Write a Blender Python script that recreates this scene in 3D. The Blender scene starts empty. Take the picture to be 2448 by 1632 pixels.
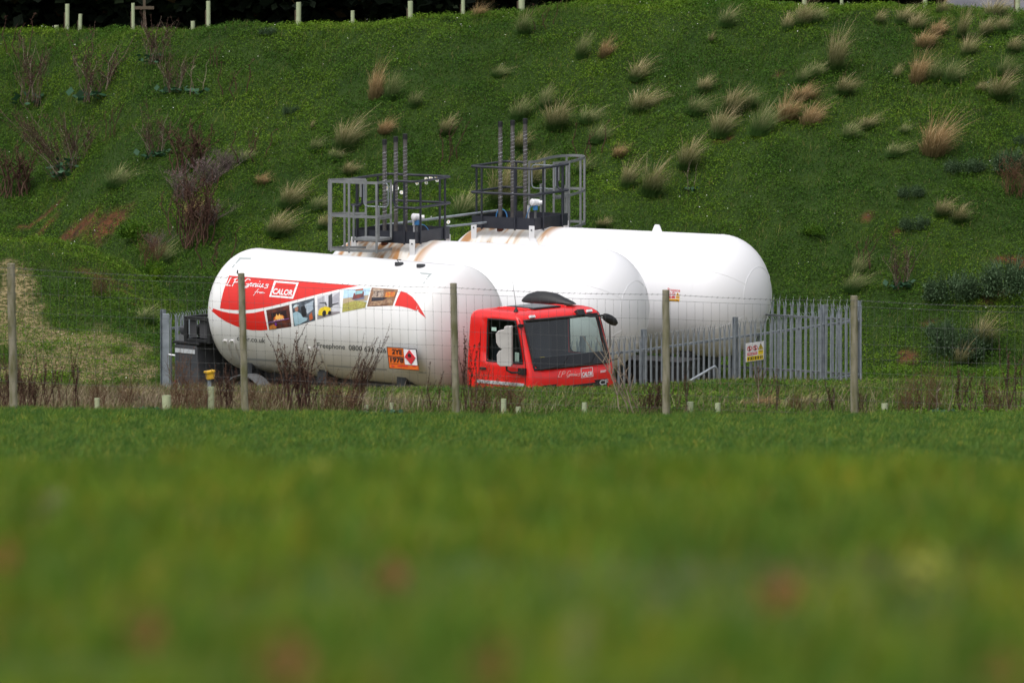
import bpy, bmesh, math, random
import numpy as np
from mathutils import Vector, Matrix
from mathutils.geometry import delaunay_2d_cdt
from mathutils.bvhtree import BVHTree

random.seed(7); rng = np.random.default_rng(7)
SC = bpy.context.scene
COL = SC.collection
R_ = math.radians

# ------------------------------------------------------------------ camera, world, sun, exposure
F = 24000.0                      # focal length in photo pixels (2448 wide)
PITCH = R_(5.5)
CAMZ = 21.2
cd = bpy.data.cameras.new('camera'); cam = bpy.data.objects.new('camera', cd); COL.objects.link(cam)
cam.location = (0, 0, CAMZ); cam.rotation_euler = (math.pi/2-PITCH, 0, 0)
cd.sensor_width = 36; cd.lens = 36*F/2448; cd.clip_start = 0.5; cd.clip_end = 3000
cd.dof.use_dof = True; cd.dof.focus_distance = 198; cd.dof.aperture_fstop = 4.8
SC.camera = cam

W = bpy.data.worlds.new('World'); SC.world = W; W.use_nodes = True
nt = W.node_tree; nt.nodes.clear()
sky = nt.nodes.new('ShaderNodeTexSky'); sky.sky_type = 'NISHITA'; sky.sun_disc = False
SUN_EL, SUN_AZ = R_(64), R_(215)     # azimuth measured clockwise from +Y: behind the camera, a little left
sky.sun_elevation = SUN_EL; sky.sun_rotation = SUN_AZ; sky.air_density = 1.0; sky.dust_density = 6; sky.ozone_density = 0.6
hs = nt.nodes.new('ShaderNodeHueSaturation'); hs.inputs['Saturation'].default_value = 0.35
bg = nt.nodes.new('ShaderNodeBackground'); bg.inputs[1].default_value = 0.15
wo = nt.nodes.new('ShaderNodeOutputWorld')
nt.links.new(sky.outputs[0], hs.inputs['Color']); nt.links.new(hs.outputs[0], bg.inputs[0]); nt.links.new(bg.outputs[0], wo.inputs[0])
ld = bpy.data.lights.new('sun', 'SUN'); sun = bpy.data.objects.new('sun', ld); COL.objects.link(sun)
ld.energy = .6; ld.angle = R_(80); ld.color = (.98, .98, 1)
sd = Vector((math.sin(SUN_AZ)*math.cos(SUN_EL), math.cos(SUN_AZ)*math.cos(SUN_EL), math.sin(SUN_EL)))
sun.rotation_euler = sd.to_track_quat('Z', 'Y').to_euler(); sun.location = (0, 100, 60)
SC.view_settings.view_transform = 'Standard'; SC.view_settings.look = 'None'; SC.view_settings.gamma = 1
SC.view_settings.exposure = 0.33
SC.cycles.max_bounces = 6; SC.cycles.transparent_max_bounces = 12

# ------------------------------------------------------------------ pixel <-> world
_c, _s = math.cos(PITCH), math.sin(PITCH)
CAMP = Vector((0, 0, CAMZ))
def ray(px, py):
    u, v = (px-1224)/F, (816-py)/F
    return Vector((u, _c+v*_s, -_s+v*_c))
def P(px, py, d):
    r = ray(px, py); return CAMP + r*(d/r.y)

# ------------------------------------------------------------------ terrain
def wob(x, y, s, seed):
    r = np.random.default_rng(seed); t = 0
    for k in range(5):
        a = r.uniform(0, 6.28); f = s*(1.0+.5*k)*r.uniform(.8, 1.2)
        t = t + np.sin(f*(x*np.cos(a)+y*np.sin(a))+r.uniform(0, 6.28))/(1+.6*k)
    return t/3.0
_VN = np.random.default_rng(99).uniform(-1, 1, (256, 256))
def vn(x, y, s, seed=0, octv=3):
    x = np.asarray(x, float)*s+17.3*seed; y = np.asarray(y, float)*s+9.1*seed; t = 0; a = 1
    for _ in range(octv):
        i = np.floor(x).astype(int); j = np.floor(y).astype(int); u = x-i; v = y-j; u = u*u*(3-2*u); v = v*v*(3-2*v)
        g = lambda p, q: _VN[p % 256, q % 256]
        t = t+a*((g(i, j)*(1-u)+g(i+1, j)*u)*(1-v)+(g(i, j+1)*(1-u)+g(i+1, j+1)*u)*v); x = x*2.03; y = y*2.03; a *= .55
    return t
def sst(a, b, t):
    t = np.clip((t-a)/(b-a), 0, 1); return t*t*(3-2*t)
def field_plane(y):
    near = 20.545-.092*y; far = 10.32-.0965*(y-100); w = sst(33, 66, y); return near*(1-w)+far*w
def frough(x, y): return .012*wob(x, y, 1.3, 3)+.035*vn(x, y, .8, 31, 2)*(1-sst(60, 90, y))
def fence_y(x): return 158+(x+8)/16*8.0
CR_PX = [-400, 0, 350, 700, 1000, 1180, 1300, 1450, 1700, 1900, 2150, 2448, 2900]
CR_PY = [70, 66, 65, 56, 42, 26, 12, -2, -8, 2, 6, 20, 40]
def foot_y(x): return 214+.35*np.clip(7-x, 0, 13)+1.5*np.clip(-x-6, 0, 5)
def base_z(x, y):
    lf = sst(5.5, 8.5, -x)
    z = np.clip(y-206, 0, 14)*.08*lf-.06*np.clip(y-221, 0, 5)*lf
    z = z + 1.05*np.exp(-((y-220)/3.2)**2)*sst(7.0, 10.5, -x)
    return z
SL = .5
def terr(x, y):
    x = np.asarray(x, float); y = np.asarray(y, float)
    fy = fence_y(np.clip(x, -12, 12))
    bump = .13*sst(140, 156, y)*sst(-1, 8, -x)
    field = field_plane(y) + bump + frough(x, y)
    zf = field_plane(fy)+.13*sst(-1, 8, -x)
    lipy = 937-18*sst(1.2, 5, x)+2*wob(x, y*0, .9, 5)
    zl = CAMZ-(lipy+1495)/24000*185
    t = (y-fy)/(185-fy)
    verge = zf+(zl-zf)*t + .05*wob(x, y, 1.1, 11)*np.clip(t*4, 0, 1)
    drop = zl*(1-sst(184.5, 195, y))
    ft = foot_y(x)
    bz = base_z(x, y)
    hill = base_z(x, ft)+SL*(y-ft)
    px = 1224+x*F/228.0
    cpy = np.interp(px, CR_PX, CR_PY)
    # crest: where the slope meets the sight line
    k = (cpy+1495)/24000
    yc = (CAMZ-base_z(x, ft)+SL*ft)/(SL+k)
    zc = CAMZ-k*yc
    back = zc+.03-.13*(y-yc)
    h2 = np.minimum(hill, back)
    d = np.abs(hill-back); h2 = h2-.18*np.exp(-d/.25)+.10*0
    lumps = .24*vn(x, y, .33, 2, 2)+.07*vn(x, y, 1.1, 12, 2)
    w = sst(-1.0, 1.5, y-ft)
    low = np.where(y > 195, bz, drop)
    far = np.maximum(low, h2)+lumps*w*sst(0, 1, np.clip(yc-y+1.5, 0, 1)) + lumps*.5*(1-w)*sst(6.5, 9, -x)
    # gentle continuation far behind the wood
    far = np.where(y > 262, np.maximum(far, np.minimum(zc-3.2, 4.0)), far)
    z = np.where(y < fy, field, np.where(y < 185, verge, np.where(y < 195, drop, far)))
    return z
def ground_hit(px, py, d0=150., d1=262.):
    r = ray(px, py); ds = np.linspace(d0, d1, 2400)
    xs = r.x/r.y*ds; zs = CAMZ+r.z/r.y*ds
    g = terr(xs, ds); below = np.nonzero(zs <= g)[0]
    i = below[0] if len(below) else len(ds)-1
    return Vector((xs[i], ds[i], float(g[i])))
def on_ground(px, d):
    x = (px-1224)/F*d; return Vector((x, d, float(terr(x, d))))

# ------------------------------------------------------------------ materials
MATS = {}
def mat(name, col, rough=.6, metal=0, col2=None, scale=5, bump=0, coat=0, island=None, detail=4, stretch=None, spec=.5, contrast=None, trans=0):
    if island: spec = .12
    if name in MATS: return MATS[name]
    m = bpy.data.materials.new(name); m.use_nodes = True; MATS[name] = m
    n = m.node_tree; b = n.nodes['Principled BSDF']; L = n.links
    b.inputs['Roughness'].default_value = rough; b.inputs['Metallic'].default_value = metal
    b.inputs['Coat Weight'].default_value = coat; b.inputs['Specular IOR Level'].default_value = spec
    b.inputs['Base Color'].default_value = (*col, 1)
    src = None
    if col2 or bump:
        tc = n.nodes.new('ShaderNodeTexCoord'); mp = n.nodes.new('ShaderNodeMapping'); nz = n.nodes.new('ShaderNodeTexNoise')
        if stretch: mp.inputs['Scale'].default_value = stretch
        nz.inputs['Scale'].default_value = scale; nz.inputs['Detail'].default_value = detail
        L.new(tc.outputs['Object'], mp.inputs[0]); L.new(mp.outputs[0], nz.inputs['Vector'])
    if col2:
        cr = n.nodes.new('ShaderNodeValToRGB'); lo, hi = contrast or (.35, .65)
        cr.color_ramp.elements[0].position = lo; cr.color_ramp.elements[1].position = hi
        cr.color_ramp.elements[0].color = (*col, 1); cr.color_ramp.elements[1].color = (*col2, 1)
        L.new(nz.outputs['Fac'], cr.inputs[0]); src = cr.outputs[0]
    if island:
        ge = n.nodes.new('ShaderNodeNewGeometry'); ir = n.nodes.new('ShaderNodeValToRGB')
        e = ir.color_ramp.elements
        while len(e) < len(island): e.new(.5)
        for i, (p_, c_) in enumerate(island): e[i].position = p_; e[i].color = (*c_, 1)
        L.new(ge.outputs['Random Per Island'], ir.inputs[0])
        if src:
            mx = n.nodes.new('ShaderNodeMixRGB'); mx.blend_type = 'MULTIPLY'; mx.inputs[0].default_value = 1
            L.new(ir.outputs[0], mx.inputs[1]); L.new(src, mx.inputs[2]); src = mx.outputs[0]
        else: src = ir.outputs[0]
    if src: L.new(src, b.inputs['Base Color'])
    if trans and src:
        tr = n.nodes.new('ShaderNodeBsdfTranslucent'); ms = n.nodes.new('ShaderNodeMixShader'); ms.inputs[0].default_value = trans
        L.new(src, tr.inputs[0]); L.new(b.outputs[0], ms.inputs[1]); L.new(tr.outputs[0], ms.inputs[2])
        L.new(ms.outputs[0], n.nodes['Material Output'].inputs[0])
    if bump:
        bp = n.nodes.new('ShaderNodeBump'); bp.inputs['Strength'].default_value = bump; bp.inputs['Distance'].default_value = .02
        L.new(nz.outputs['Fac'], bp.inputs['Height']); L.new(bp.outputs[0], b.inputs['Normal'])
    return m

# ------------------------------------------------------------------ object helpers
def tag(o, label=None, cat=None, group=None, kind=None):
    if label: o['label'] = label
    if cat: o['category'] = cat
    if group: o['group'] = group
    if kind: o['kind'] = kind
    return o
def empty(name, loc=(0, 0, 0), rz=0):
    o = bpy.data.objects.new(name, None); COL.objects.link(o); o.location = loc; o.rotation_euler = (0, 0, rz)
    o.empty_display_size = .3
    return o
def link(name, me, parent=None):
    o = bpy.data.objects.new(name, me); COL.objects.link(o)
    if parent: o.parent = parent
    return o
def bulk(name, V, Fc, mats, smooth=False, midx=None):
    """V (N,3) array, Fc (M,k) array"""
    V = np.ascontiguousarray(V, dtype=np.float32); Fc = np.ascontiguousarray(Fc, dtype=np.int32)
    me = bpy.data.meshes.new(name); M, k = Fc.shape
    me.vertices.add(len(V)); me.vertices.foreach_set('co', V.ravel())
    me.loops.add(M*k); me.loops.foreach_set('vertex_index', Fc.ravel())
    me.polygons.add(M); me.polygons.foreach_set('loop_start', np.arange(0, M*k, k, dtype=np.int32))
    try: me.polygons.foreach_set('loop_total', np.full(M, k, dtype=np.int32))
    except Exception: pass
    for m in (mats if isinstance(mats, (list, tuple)) else [mats]): me.materials.append(m)
    if midx is not None: me.polygons.foreach_set('material_index', np.asarray(midx, dtype=np.int32))
    if smooth: me.polygons.foreach_set('use_smooth', np.ones(M, dtype=bool))
    me.update(calc_edges=True)
    return me
class MB:
    def __init__(s): s.v = []; s.f = []; s.m = []
    def add(s, vs, fs, mi=0):
        o = len(s.v); s.v += [tuple(v) for v in vs]; s.f += [tuple(i+o for i in f) for f in fs]; s.m += [mi]*len(fs); return s
    def box(s, c, d, M=None, mi=0):
        x, y, z = d[0]/2, d[1]/2, d[2]/2; vs = [Vector((i*x, j*y, k*z)) for i in (-1, 1) for j in (-1, 1) for k in (-1, 1)]
        if M is not None: vs = [M @ v for v in vs]
        vs = [v+Vector(c) for v in vs]
        return s.add(vs, [(0, 1, 3, 2), (4, 6, 7, 5), (0, 4, 5, 1), (2, 3, 7, 6), (0, 2, 6, 4), (1, 5, 7, 3)], mi)
    def tube(s, pts, r, n=8, closed=False, caps=True, mi=0):
        pts = [Vector(p) for p in pts]; N = len(pts); rs = r if isinstance(r, (list, tuple)) else [r]*N
        vs = []; up = None
        for i, p in enumerate(pts):
            a = pts[i-1] if (i or closed) else p; b = pts[(i+1) % N] if (i < N-1 or closed) else p
            t = (b-a).normalized() if (b-a).length > 1e-9 else Vector((0, 0, 1))
            if up is None: up = Vector((0, 0, 1)) if abs(t.z) < .9 else Vector((1, 0, 0))
            e = t.cross(up).normalized(); g = e.cross(t).normalized(); up = g
            for k in range(n):
                q = 2*math.pi*k/n; vs.append(p+e*(rs[i]*math.cos(q))+g*(rs[i]*math.sin(q)))
        fs = []
        for i in range(N if closed else N-1):
            j = (i+1) % N
            for k in range(n): fs.append((i*n+k, i*n+(k+1) % n, j*n+(k+1) % n, j*n+k))
        if caps and not closed: fs.append(tuple(range(n-1, -1, -1))); fs.append(tuple((N-1)*n+k for k in range(n)))
        return s.add(vs, fs, mi)
    def bar(s, pts, w, t, closed=False, mi=0):
        """flat strip with vertical width w (z) and thickness t, following horizontal pts"""
        pts = [Vector(p) for p in pts]; N = len(pts)
        u = Vector((0, 0, w/2)); vs = []
        for i, p in enumerate(pts):
            a = pts[i-1] if (i or closed) else p; b = pts[(i+1) % N] if (i < N-1 or closed) else p; d = (b-a).normalized(); n = Vector((-d.y, d.x, 0)).normalized()*t/2
            vs += [p-n-u, p+n-u, p+n+u, p-n+u]
        fs = [(i*4+k, i*4+(k+1) % 4, ((i+1) % N)*4+(k+1) % 4, ((i+1) % N)*4+k) for i in range(N if closed else N-1) for k in range(4)]
        if not closed: fs += [(3, 2, 1, 0), tuple((N-1)*4+k for k in range(4))]
        return s.add(vs, fs, mi)
    def lathe(s, prof, n=24, M=None, mi=0):
        """prof list of (r,h) about local z; M places"""
        vs = []
        for r, h in prof:
            for k in range(n):
                q = 2*math.pi*k/n; v = Vector((r*math.cos(q), r*math.sin(q), h)); vs.append(M @ v if M is not None else v)
        fs = [(i*n+k, i*n+(k+1) % n, (i+1)*n+(k+1) % n, (i+1)*n+k) for i in range(len(prof)-1) for k in range(n)]
        fs.append(tuple(range(n-1, -1, -1))); fs.append(tuple((len(prof)-1)*n+k for k in range(n)))
        return s.add(vs, fs, mi)
    def build(s, name, mats, parent=None, smooth=False, bevel=0, auto=True):
        me = bpy.data.meshes.new(name); me.from_pydata(s.v, [], s.f)
        for m in (mats if isinstance(mats, (list, tuple)) else [mats]): me.materials.append(m)
        if any(s.m): me.polygons.foreach_set('material_index', s.m)
        me.update()
        if smooth:
            me.polygons.foreach_set('use_smooth', [True]*len(me.polygons))
            if auto:
                try: me.set_sharp_from_angle(angle=R_(40))
                except Exception: pass
        o = link(name, me, parent)
        if bevel:
            bm_ = o.modifiers.new('bevel', 'BEVEL'); bm_.width = bevel; bm_.segments = 2; bm_.limit_method = 'ANGLE'
        return o
def disc_frame(n, up=Vector((0, 0, 1))):
    n = Vector(n).normalized(); x = up.cross(n).normalized(); y = n.cross(x)
    return Matrix((x, y, n)).transposed()
def copy_tree(o, parent=None):
    c = o.copy(); COL.objects.link(c); c.parent = parent
    for ch in [k for k in bpy.data.objects if k.parent == o]: copy_tree(ch, c)
    return c

# vegetation builders (numpy) ------------------------------------------------
def leaves(pos, size, tilt=.8):
    n = len(pos); a = rng.uniform(0, 2*np.pi, n)
    nx = rng.normal(0, tilt, n); ny = rng.normal(0, tilt, n); nv = np.stack([nx, ny, np.ones(n)], 1); nv /= np.linalg.norm(nv, axis=1)[:, None]
    t = np.stack([np.cos(a), np.sin(a), np.zeros(n)], 1); u = t-nv*np.sum(t*nv, 1)[:, None]; u /= np.linalg.norm(u, axis=1)[:, None]
    w = np.cross(nv, u); s = (size*rng.uniform(.6, 1.3, n))[:, None]
    V = np.stack([pos-u*s*.5, pos+w*s*.36, pos+u*s*.5, pos-w*s*.36], 1).reshape(-1, 3)
    return V, np.arange(n*4).reshape(-1, 4)
def blades(pos, h, w, dirs, bend, seg=2):
    """grass blades: pos (n,3), h (n,), dirs (n,2) lean vector (tip offset as fraction of h), bend droop"""
    n = len(pos); a = rng.uniform(0, np.pi, n); sx = np.stack([np.cos(a), np.sin(a), np.zeros(n)], 1)*w[:, None]*.5
    rows = []
    for k in range(seg+1):
        t = k/seg
        off = np.stack([dirs[:, 0]*h*t**1.7, dirs[:, 1]*h*t**1.7, h*(t-bend*t**3)], 1)
        c = pos+off
        if k < seg: rows += [c-sx*(1-.6*t), c+sx*(1-.6*t)]
        else: rows += [c-sx*.12, c+sx*.12]
    V = np.stack(rows, 1).reshape(-1, 3); m = (seg+1)*2; b = (np.arange(n)*m)[:, None]
    Fc = np.concatenate([b+np.array([[2*k, 2*k+1, 2*k+3, 2*k+2]]) for k in range(seg)], 0)
    return V, Fc
Q = 1.0
# ================================================================== materials
M_white = mat('vessel paint', (.80, .80, .82), .42, coat=.15, col2=(.74, .74, .74), scale=.8, contrast=(.3, .8))
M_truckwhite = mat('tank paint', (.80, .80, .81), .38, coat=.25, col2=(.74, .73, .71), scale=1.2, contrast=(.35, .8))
def road_dirt_shade(m, z0, z1, col):      # brown road film plus belly shade painted into the colour, low on the flanks
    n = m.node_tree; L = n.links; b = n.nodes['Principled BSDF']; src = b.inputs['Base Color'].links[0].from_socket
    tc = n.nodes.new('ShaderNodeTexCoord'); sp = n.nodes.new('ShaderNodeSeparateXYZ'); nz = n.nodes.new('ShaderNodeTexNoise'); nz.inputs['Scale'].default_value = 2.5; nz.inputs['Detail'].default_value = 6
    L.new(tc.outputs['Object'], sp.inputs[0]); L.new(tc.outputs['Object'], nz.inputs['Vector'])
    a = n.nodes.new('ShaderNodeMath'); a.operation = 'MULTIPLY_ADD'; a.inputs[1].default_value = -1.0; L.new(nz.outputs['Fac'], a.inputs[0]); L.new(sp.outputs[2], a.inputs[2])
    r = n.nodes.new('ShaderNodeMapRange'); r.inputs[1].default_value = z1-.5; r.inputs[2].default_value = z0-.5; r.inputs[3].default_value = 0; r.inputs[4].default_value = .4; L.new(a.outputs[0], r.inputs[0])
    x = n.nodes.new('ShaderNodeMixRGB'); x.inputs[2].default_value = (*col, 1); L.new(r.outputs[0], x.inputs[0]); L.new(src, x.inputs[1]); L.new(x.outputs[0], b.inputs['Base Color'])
road_dirt_shade(M_truckwhite, 1.0, 2.2, (.30, .25, .19))
M_red = mat('red cab paint', (.78, .010, .008), .34, coat=.4, col2=(.70, .009, .008), scale=2, contrast=(.3, .8))
M_redpanel = mat('red vinyl', (.66, .018, .012), .45)
M_black = mat('black plastic', (.012, .012, .014), .5)
M_dark = mat('dark grey paint', (.035, .038, .045), .55, col2=(.05, .052, .058), scale=3)
M_navy = mat('navy steel', (.016, .019, .030), .5, col2=(.026, .028, .038), scale=6)
M_galv = mat('galvanised steel', (.31, .345, .38), .55, .1, col2=(.17, .195, .22), scale=5, contrast=(.3, .7))
M_galvgrey = mat('grey cage steel', (.24, .25, .255), .55, .2, col2=(.19, .2, .205), scale=8)
M_pipe = mat('vent pipe steel', (.16, .15, .145), .5, .4, col2=(.10, .092, .088), scale=10)
M_wood = mat('weathered post wood', (.27, .245, .18), .9, col2=(.13, .125, .055), scale=3.5, stretch=(3, 3, .8), bump=.3, contrast=(.38, .66))
M_wire = mat('wire', (.13, .13, .13), .6, .3)
M_stakewood = mat('stake wood', (.10, .075, .05), .9)
M_tube = mat('tree shelter plastic', (.44, .49, .31), .6, col2=(.38, .43, .26), scale=6)
M_tyre = mat('tyre rubber', (.02, .02, .02), .85)
M_grey = mat('mid grey plastic', (.12, .125, .13), .6)
M_silver = mat('silver strip', (.55, .57, .6), .35, .2)
M_mirror = mat('mirror housing', (.50, .48, .46), .55, col2=(.44, .42, .40), scale=5)
M_decwhite = mat('white vinyl', (.78, .78, .80), .5)
M_decgrey = mat('grey vinyl', (.36, .40, .40), .6)
M_decfaint = mat('pale grey stripe', (.40, .41, .43), .6)
M_dectext = mat('dark lettering', (.05, .06, .065), .6)
M_orange = mat('orange plate', (.72, .135, .010), .5)
M_yellow = mat('yellow plastic', (.72, .42, .02), .5, col2=(.55, .30, .02), scale=8)
M_signyellow = mat('sign yellow', (.85, .62, .01), .5)
M_signamber = mat('sign amber', (.85, .42, .01), .5)
M_signred = mat('sign red', (.62, .02, .03), .5)
M_blue = mat('blue fitting', (.05, .22, .5), .45)
M_rust = mat('rust', (.16, .045, .02), .9, col2=(.08, .025, .012), scale=20)
M_concrete = mat('concrete', (.16, .15, .135), .9, col2=(.10, .095, .085), scale=4)
M_interior = mat('cab interior', (.045, .045, .05), .8)
M_roofgrey = mat('grey roof sheet', (.14, .14, .16), .7, col2=(.10, .10, .12), scale=3)

def glass_mat(name, tint, refl):
    m = bpy.data.materials.new(name); m.use_nodes = True; n = m.node_tree; n.nodes.clear(); L = n.links
    t = n.nodes.new('ShaderNodeBsdfTransparent'); t.inputs[0].default_value = (*tint, 1)
    g = n.nodes.new('ShaderNodeBsdfGlossy'); g.inputs['Roughness'].default_value = .04
    x = n.nodes.new('ShaderNodeMixShader'); o = n.nodes.new('ShaderNodeOutputMaterial')
    x.inputs[0].default_value = refl; L.new(t.outputs[0], x.inputs[1]); L.new(g.outputs[0], x.inputs[2]); L.new(x.outputs[0], o.inputs[0])
    return m
M_glass = glass_mat('windscreen glass', (.80, .88, .86), .11)
M_sideglass = glass_mat('side window glass', (.66, .76, .74), .03)

# rust streaks on the shell beneath a platform
def vessel_mat(name, x0, x1, seed):
    m = bpy.data.materials.new(name); m.use_nodes = True; n = m.node_tree; L = n.links; b = n.nodes['Principled BSDF']
    b.inputs['Roughness'].default_value = .42; b.inputs['Coat Weight'].default_value = .15
    tc = n.nodes.new('ShaderNodeTexCoord'); sp = n.nodes.new('ShaderNodeSeparateXYZ'); L.new(tc.outputs['Object'], sp.inputs[0])
    def mth(op, a, c=None, d=None):
        q = n.nodes.new('ShaderNodeMath'); q.operation = op; q.use_clamp = False
        for i, v in enumerate((a, c, d)):
            if v is None: continue
            if isinstance(v, (int, float)): q.inputs[i].default_value = v
            else: L.new(v, q.inputs[i])
        return q.outputs[0]
    def mr(v, a, c): # smooth 0..1
        q = n.nodes.new('ShaderNodeMapRange'); q.interpolation_type = 'SMOOTHSTEP'; q.inputs[1].default_value = a; q.inputs[2].default_value = c; L.new(v, q.inputs[0]); return q.outputs[0]
    mx = mth('MULTIPLY', mr(sp.outputs[0], x0, x0+.15), mth('SUBTRACT', 1, mr(sp.outputs[0], x1-.4, x1)))
    mz = mr(sp.outputs[2], 1.9+.45, 1.9+.95)
    cx = n.nodes.new('ShaderNodeCombineXYZ'); L.new(mth('MULTIPLY', sp.outputs[0], 3.4), cx.inputs[0]); L.new(mth('MULTIPLY', sp.outputs[1], .7), cx.inputs[1]); cx.inputs[2].default_value = seed
    nz = n.nodes.new('ShaderNodeTexNoise'); nz.inputs['Scale'].default_value = 1.0; nz.inputs['Detail'].default_value = 3; nz.inputs['Distortion'].default_value = .4; L.new(cx.outputs[0], nz.inputs['Vector'])
    st = mth('MULTIPLY', mth('MULTIPLY', mr(nz.outputs['Fac'], .45, .57), mx), mz)
    st2 = mth('MULTIPLY', mth('MULTIPLY', mr(nz.outputs['Fac'], .3, .55), mx), mth('MULTIPLY', mz, .8))
    a = n.nodes.new('ShaderNodeMixRGB'); a.inputs[1].default_value = (.80, .80, .82, 1); a.inputs[2].default_value = (.62, .56, .44, 1); L.new(st2, a.inputs[0])
    c = n.nodes.new('ShaderNodeMixRGB'); c.inputs[2].default_value = (.42, .17, .025, 1); L.new(a.outputs[0], c.inputs[1]); L.new(mth('MULTIPLY', st, .9), c.inputs[0])
    L.new(c.outputs[0], b.inputs['Base Color']); return m

# ------------------------------------------------------------------ ground
SOIL = []   # (x, y, rx, ry)
def soil_at(px, py, wpx, hpx):
    g = ground_hit(px, py); s = g.y/F; SOIL.append((g.x, g.y, wpx*s/2, hpx*s/2/.85)); return g
for a in [(2168, 856, 46, 46), (2222, 776, 46, 22), (275, 530, 110, 90), (170, 560, 170, 40), (80, 572, 110, 20), (215, 655, 90, 12), (255, 665, 110, 34), (300, 700, 90, 34), (320, 728, 60, 26),
          (2400, 625, 110, 26), (2360, 718, 40, 30), (1860, 184, 22, 14), (2230, 205, 20, 12), (2350, 50, 10, 10), (2070, 520, 40, 16), (2140, 560, 30, 26),
          (2400, 700, 60, 26), (1730, 338, 30, 10), (90, 530, 80, 22)]: soil_at(*a)
GRAV = []
for a in [(30, 700, 110, 60), (40, 790, 150, 90), (150, 850, 200, 50), (90, 880, 200, 60), (330, 860, 60, 20), (230, 905, 200, 30), (90, 740, 90, 14), (350, 900, 60, 40), (60, 828, 220, 24), (120, 800, 200, 40), (260, 872, 240, 40), (60, 765, 110, 50), (340, 832, 60, 16), (170, 815, 300, 70), (220, 862, 330, 60), (330, 890, 110, 40), (20, 650, 60, 30), (300, 800, 60, 12)]:
    g = ground_hit(a[0], a[1]); s = g.y/F; GRAV.append((g.x, g.y, a[2]*s/2, a[3]*s/2/.2))
def maskf(lst, x, y, sharp=.35):
    r = np.zeros_like(x)
    n = .62*vn(x, y*.6, 2.2, 5, 4)
    for (a, b, rx, ry) in lst:
        q = np.sqrt(((x-a)/rx)**2+((y-b)/ry)**2)+n*.8
        r = np.maximum(r, 1-sst(1-sharp, 1+sharp, q))
    return r
def gravelf(x, y):
    g = maskf(GRAV, x, y)
    fy = fence_y(np.clip(x, -12, 12))
    # pale stony strip along the foot of the stock fence, left half of the view
    s = np.exp(-((y-fy-1.0-.5*wob(x, y, 1.7, 44))/1.3)**2)*(1-sst(-4.5, -2.5, x))*(.7+.5*wob(x, y, 4.0, 45))
    yard = ((y > 194.5) & (y < 212) & (x > -7.2)).astype(float)*.9
    return np.clip(np.maximum(np.maximum(g, s*1.3), yard), 0, 1)

def ground_mat(name, ca, cb, scale):
    m = bpy.data.materials.new(name); m.use_nodes = True; n = m.node_tree; L = n.links; b = n.nodes['Principled BSDF']
    b.inputs['Roughness'].default_value = .95; b.inputs['Specular IOR Level'].default_value = .2
    tc = n.nodes.new('ShaderNodeTexCoord')
    def nz(s, d=4):
        q = n.nodes.new('ShaderNodeTexNoise'); q.inputs['Scale'].default_value = s; q.inputs['Detail'].default_value = d; L.new(tc.outputs['Object'], q.inputs['Vector']); return q.outputs['Fac']
    def ramp(v, c1, c2, lo=.35, hi=.65):
        q = n.nodes.new('ShaderNodeValToRGB'); q.color_ramp.elements[0].position = lo; q.color_ramp.elements[1].position = hi
        q.color_ramp.elements[0].color = (*c1, 1); q.color_ramp.elements[1].color = (*c2, 1); L.new(v, q.inputs[0]); return q.outputs[0]
    def mix(f, a, c):
        q = n.nodes.new('ShaderNodeMixRGB'); L.new(f, q.inputs[0]); L.new(a, q.inputs[1]); L.new(c, q.inputs[2]); return q.outputs[0]
    at = n.nodes.new('ShaderNodeVertexColor'); at.layer_name = 'cover'; sp = n.nodes.new('ShaderNodeSeparateColor'); L.new(at.outputs[0], sp.inputs[0])
    green = ramp(nz(scale), ca, cb)
    soil = ramp(nz(5, 6), (.035, .018, .010), (.12, .044, .018))
    grav = ramp(nz(9, 8), (.075, .068, .024), (.25, .195, .10), .40, .62)
    c = mix(sp.outputs[0], green, soil); c = mix(sp.outputs[1], c, grav)
    L.new(c, b.inputs['Base Color'])
    bp = n.nodes.new('ShaderNodeBump'); bp.inputs['Distance'].default_value = .05; bp.inputs['Strength'].default_value = .6; L.new(nz(12, 5), bp.inputs['Height']); L.new(bp.outputs[0], b.inputs['Normal'])
    return m
def sheet(name, xs, ys, m, cover=True):
    X, Y = np.meshgrid(xs, ys); Z = terr(X, Y)
    if name == 'field':   # its far edge is the fence line
        Z = field_plane(Y) + .13*sst(140, 156, Y)*sst(-1, 8, -X) + frough(X, Y)
    nx, ny = len(xs), len(ys); V = np.stack([X, Y, Z], 2).reshape(-1, 3)
    i = (np.arange(ny-1)[:, None]*nx+np.arange(nx-1)[None]).reshape(-1, 1)
    me = bulk(name, V, i+np.array([[0, 1, nx+1, nx]]), m, smooth=True)
    if cover:
        ca = me.color_attributes.new('cover', 'FLOAT_COLOR', 'POINT'); c = np.zeros((nx*ny, 4), np.float32); c[:, 3] = 1
        c[:, 0] = maskf(SOIL, X, Y).ravel(); c[:, 1] = gravelf(X, Y).ravel(); ca.data.foreach_set('color', c.ravel())
    return tag(link(name, me), kind='structure')
wide = lambda c, w, s: np.concatenate([[-400, -150, -60, -30], np.arange(-c, c+.01, s), [30, 60, 150, 400]])
M_field = ground_mat('field soil and sward', (.03, .06, .009), (.05, .08, .013), 1.2)
M_hill = ground_mat('hill sward', (.014, .034, .004), (.026, .050, .008), 1.5)
fx = wide(17, 1, 1.0)
def fencelike(xs, ys, name, m):
    return sheet(name, xs, ys, m)
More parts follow.
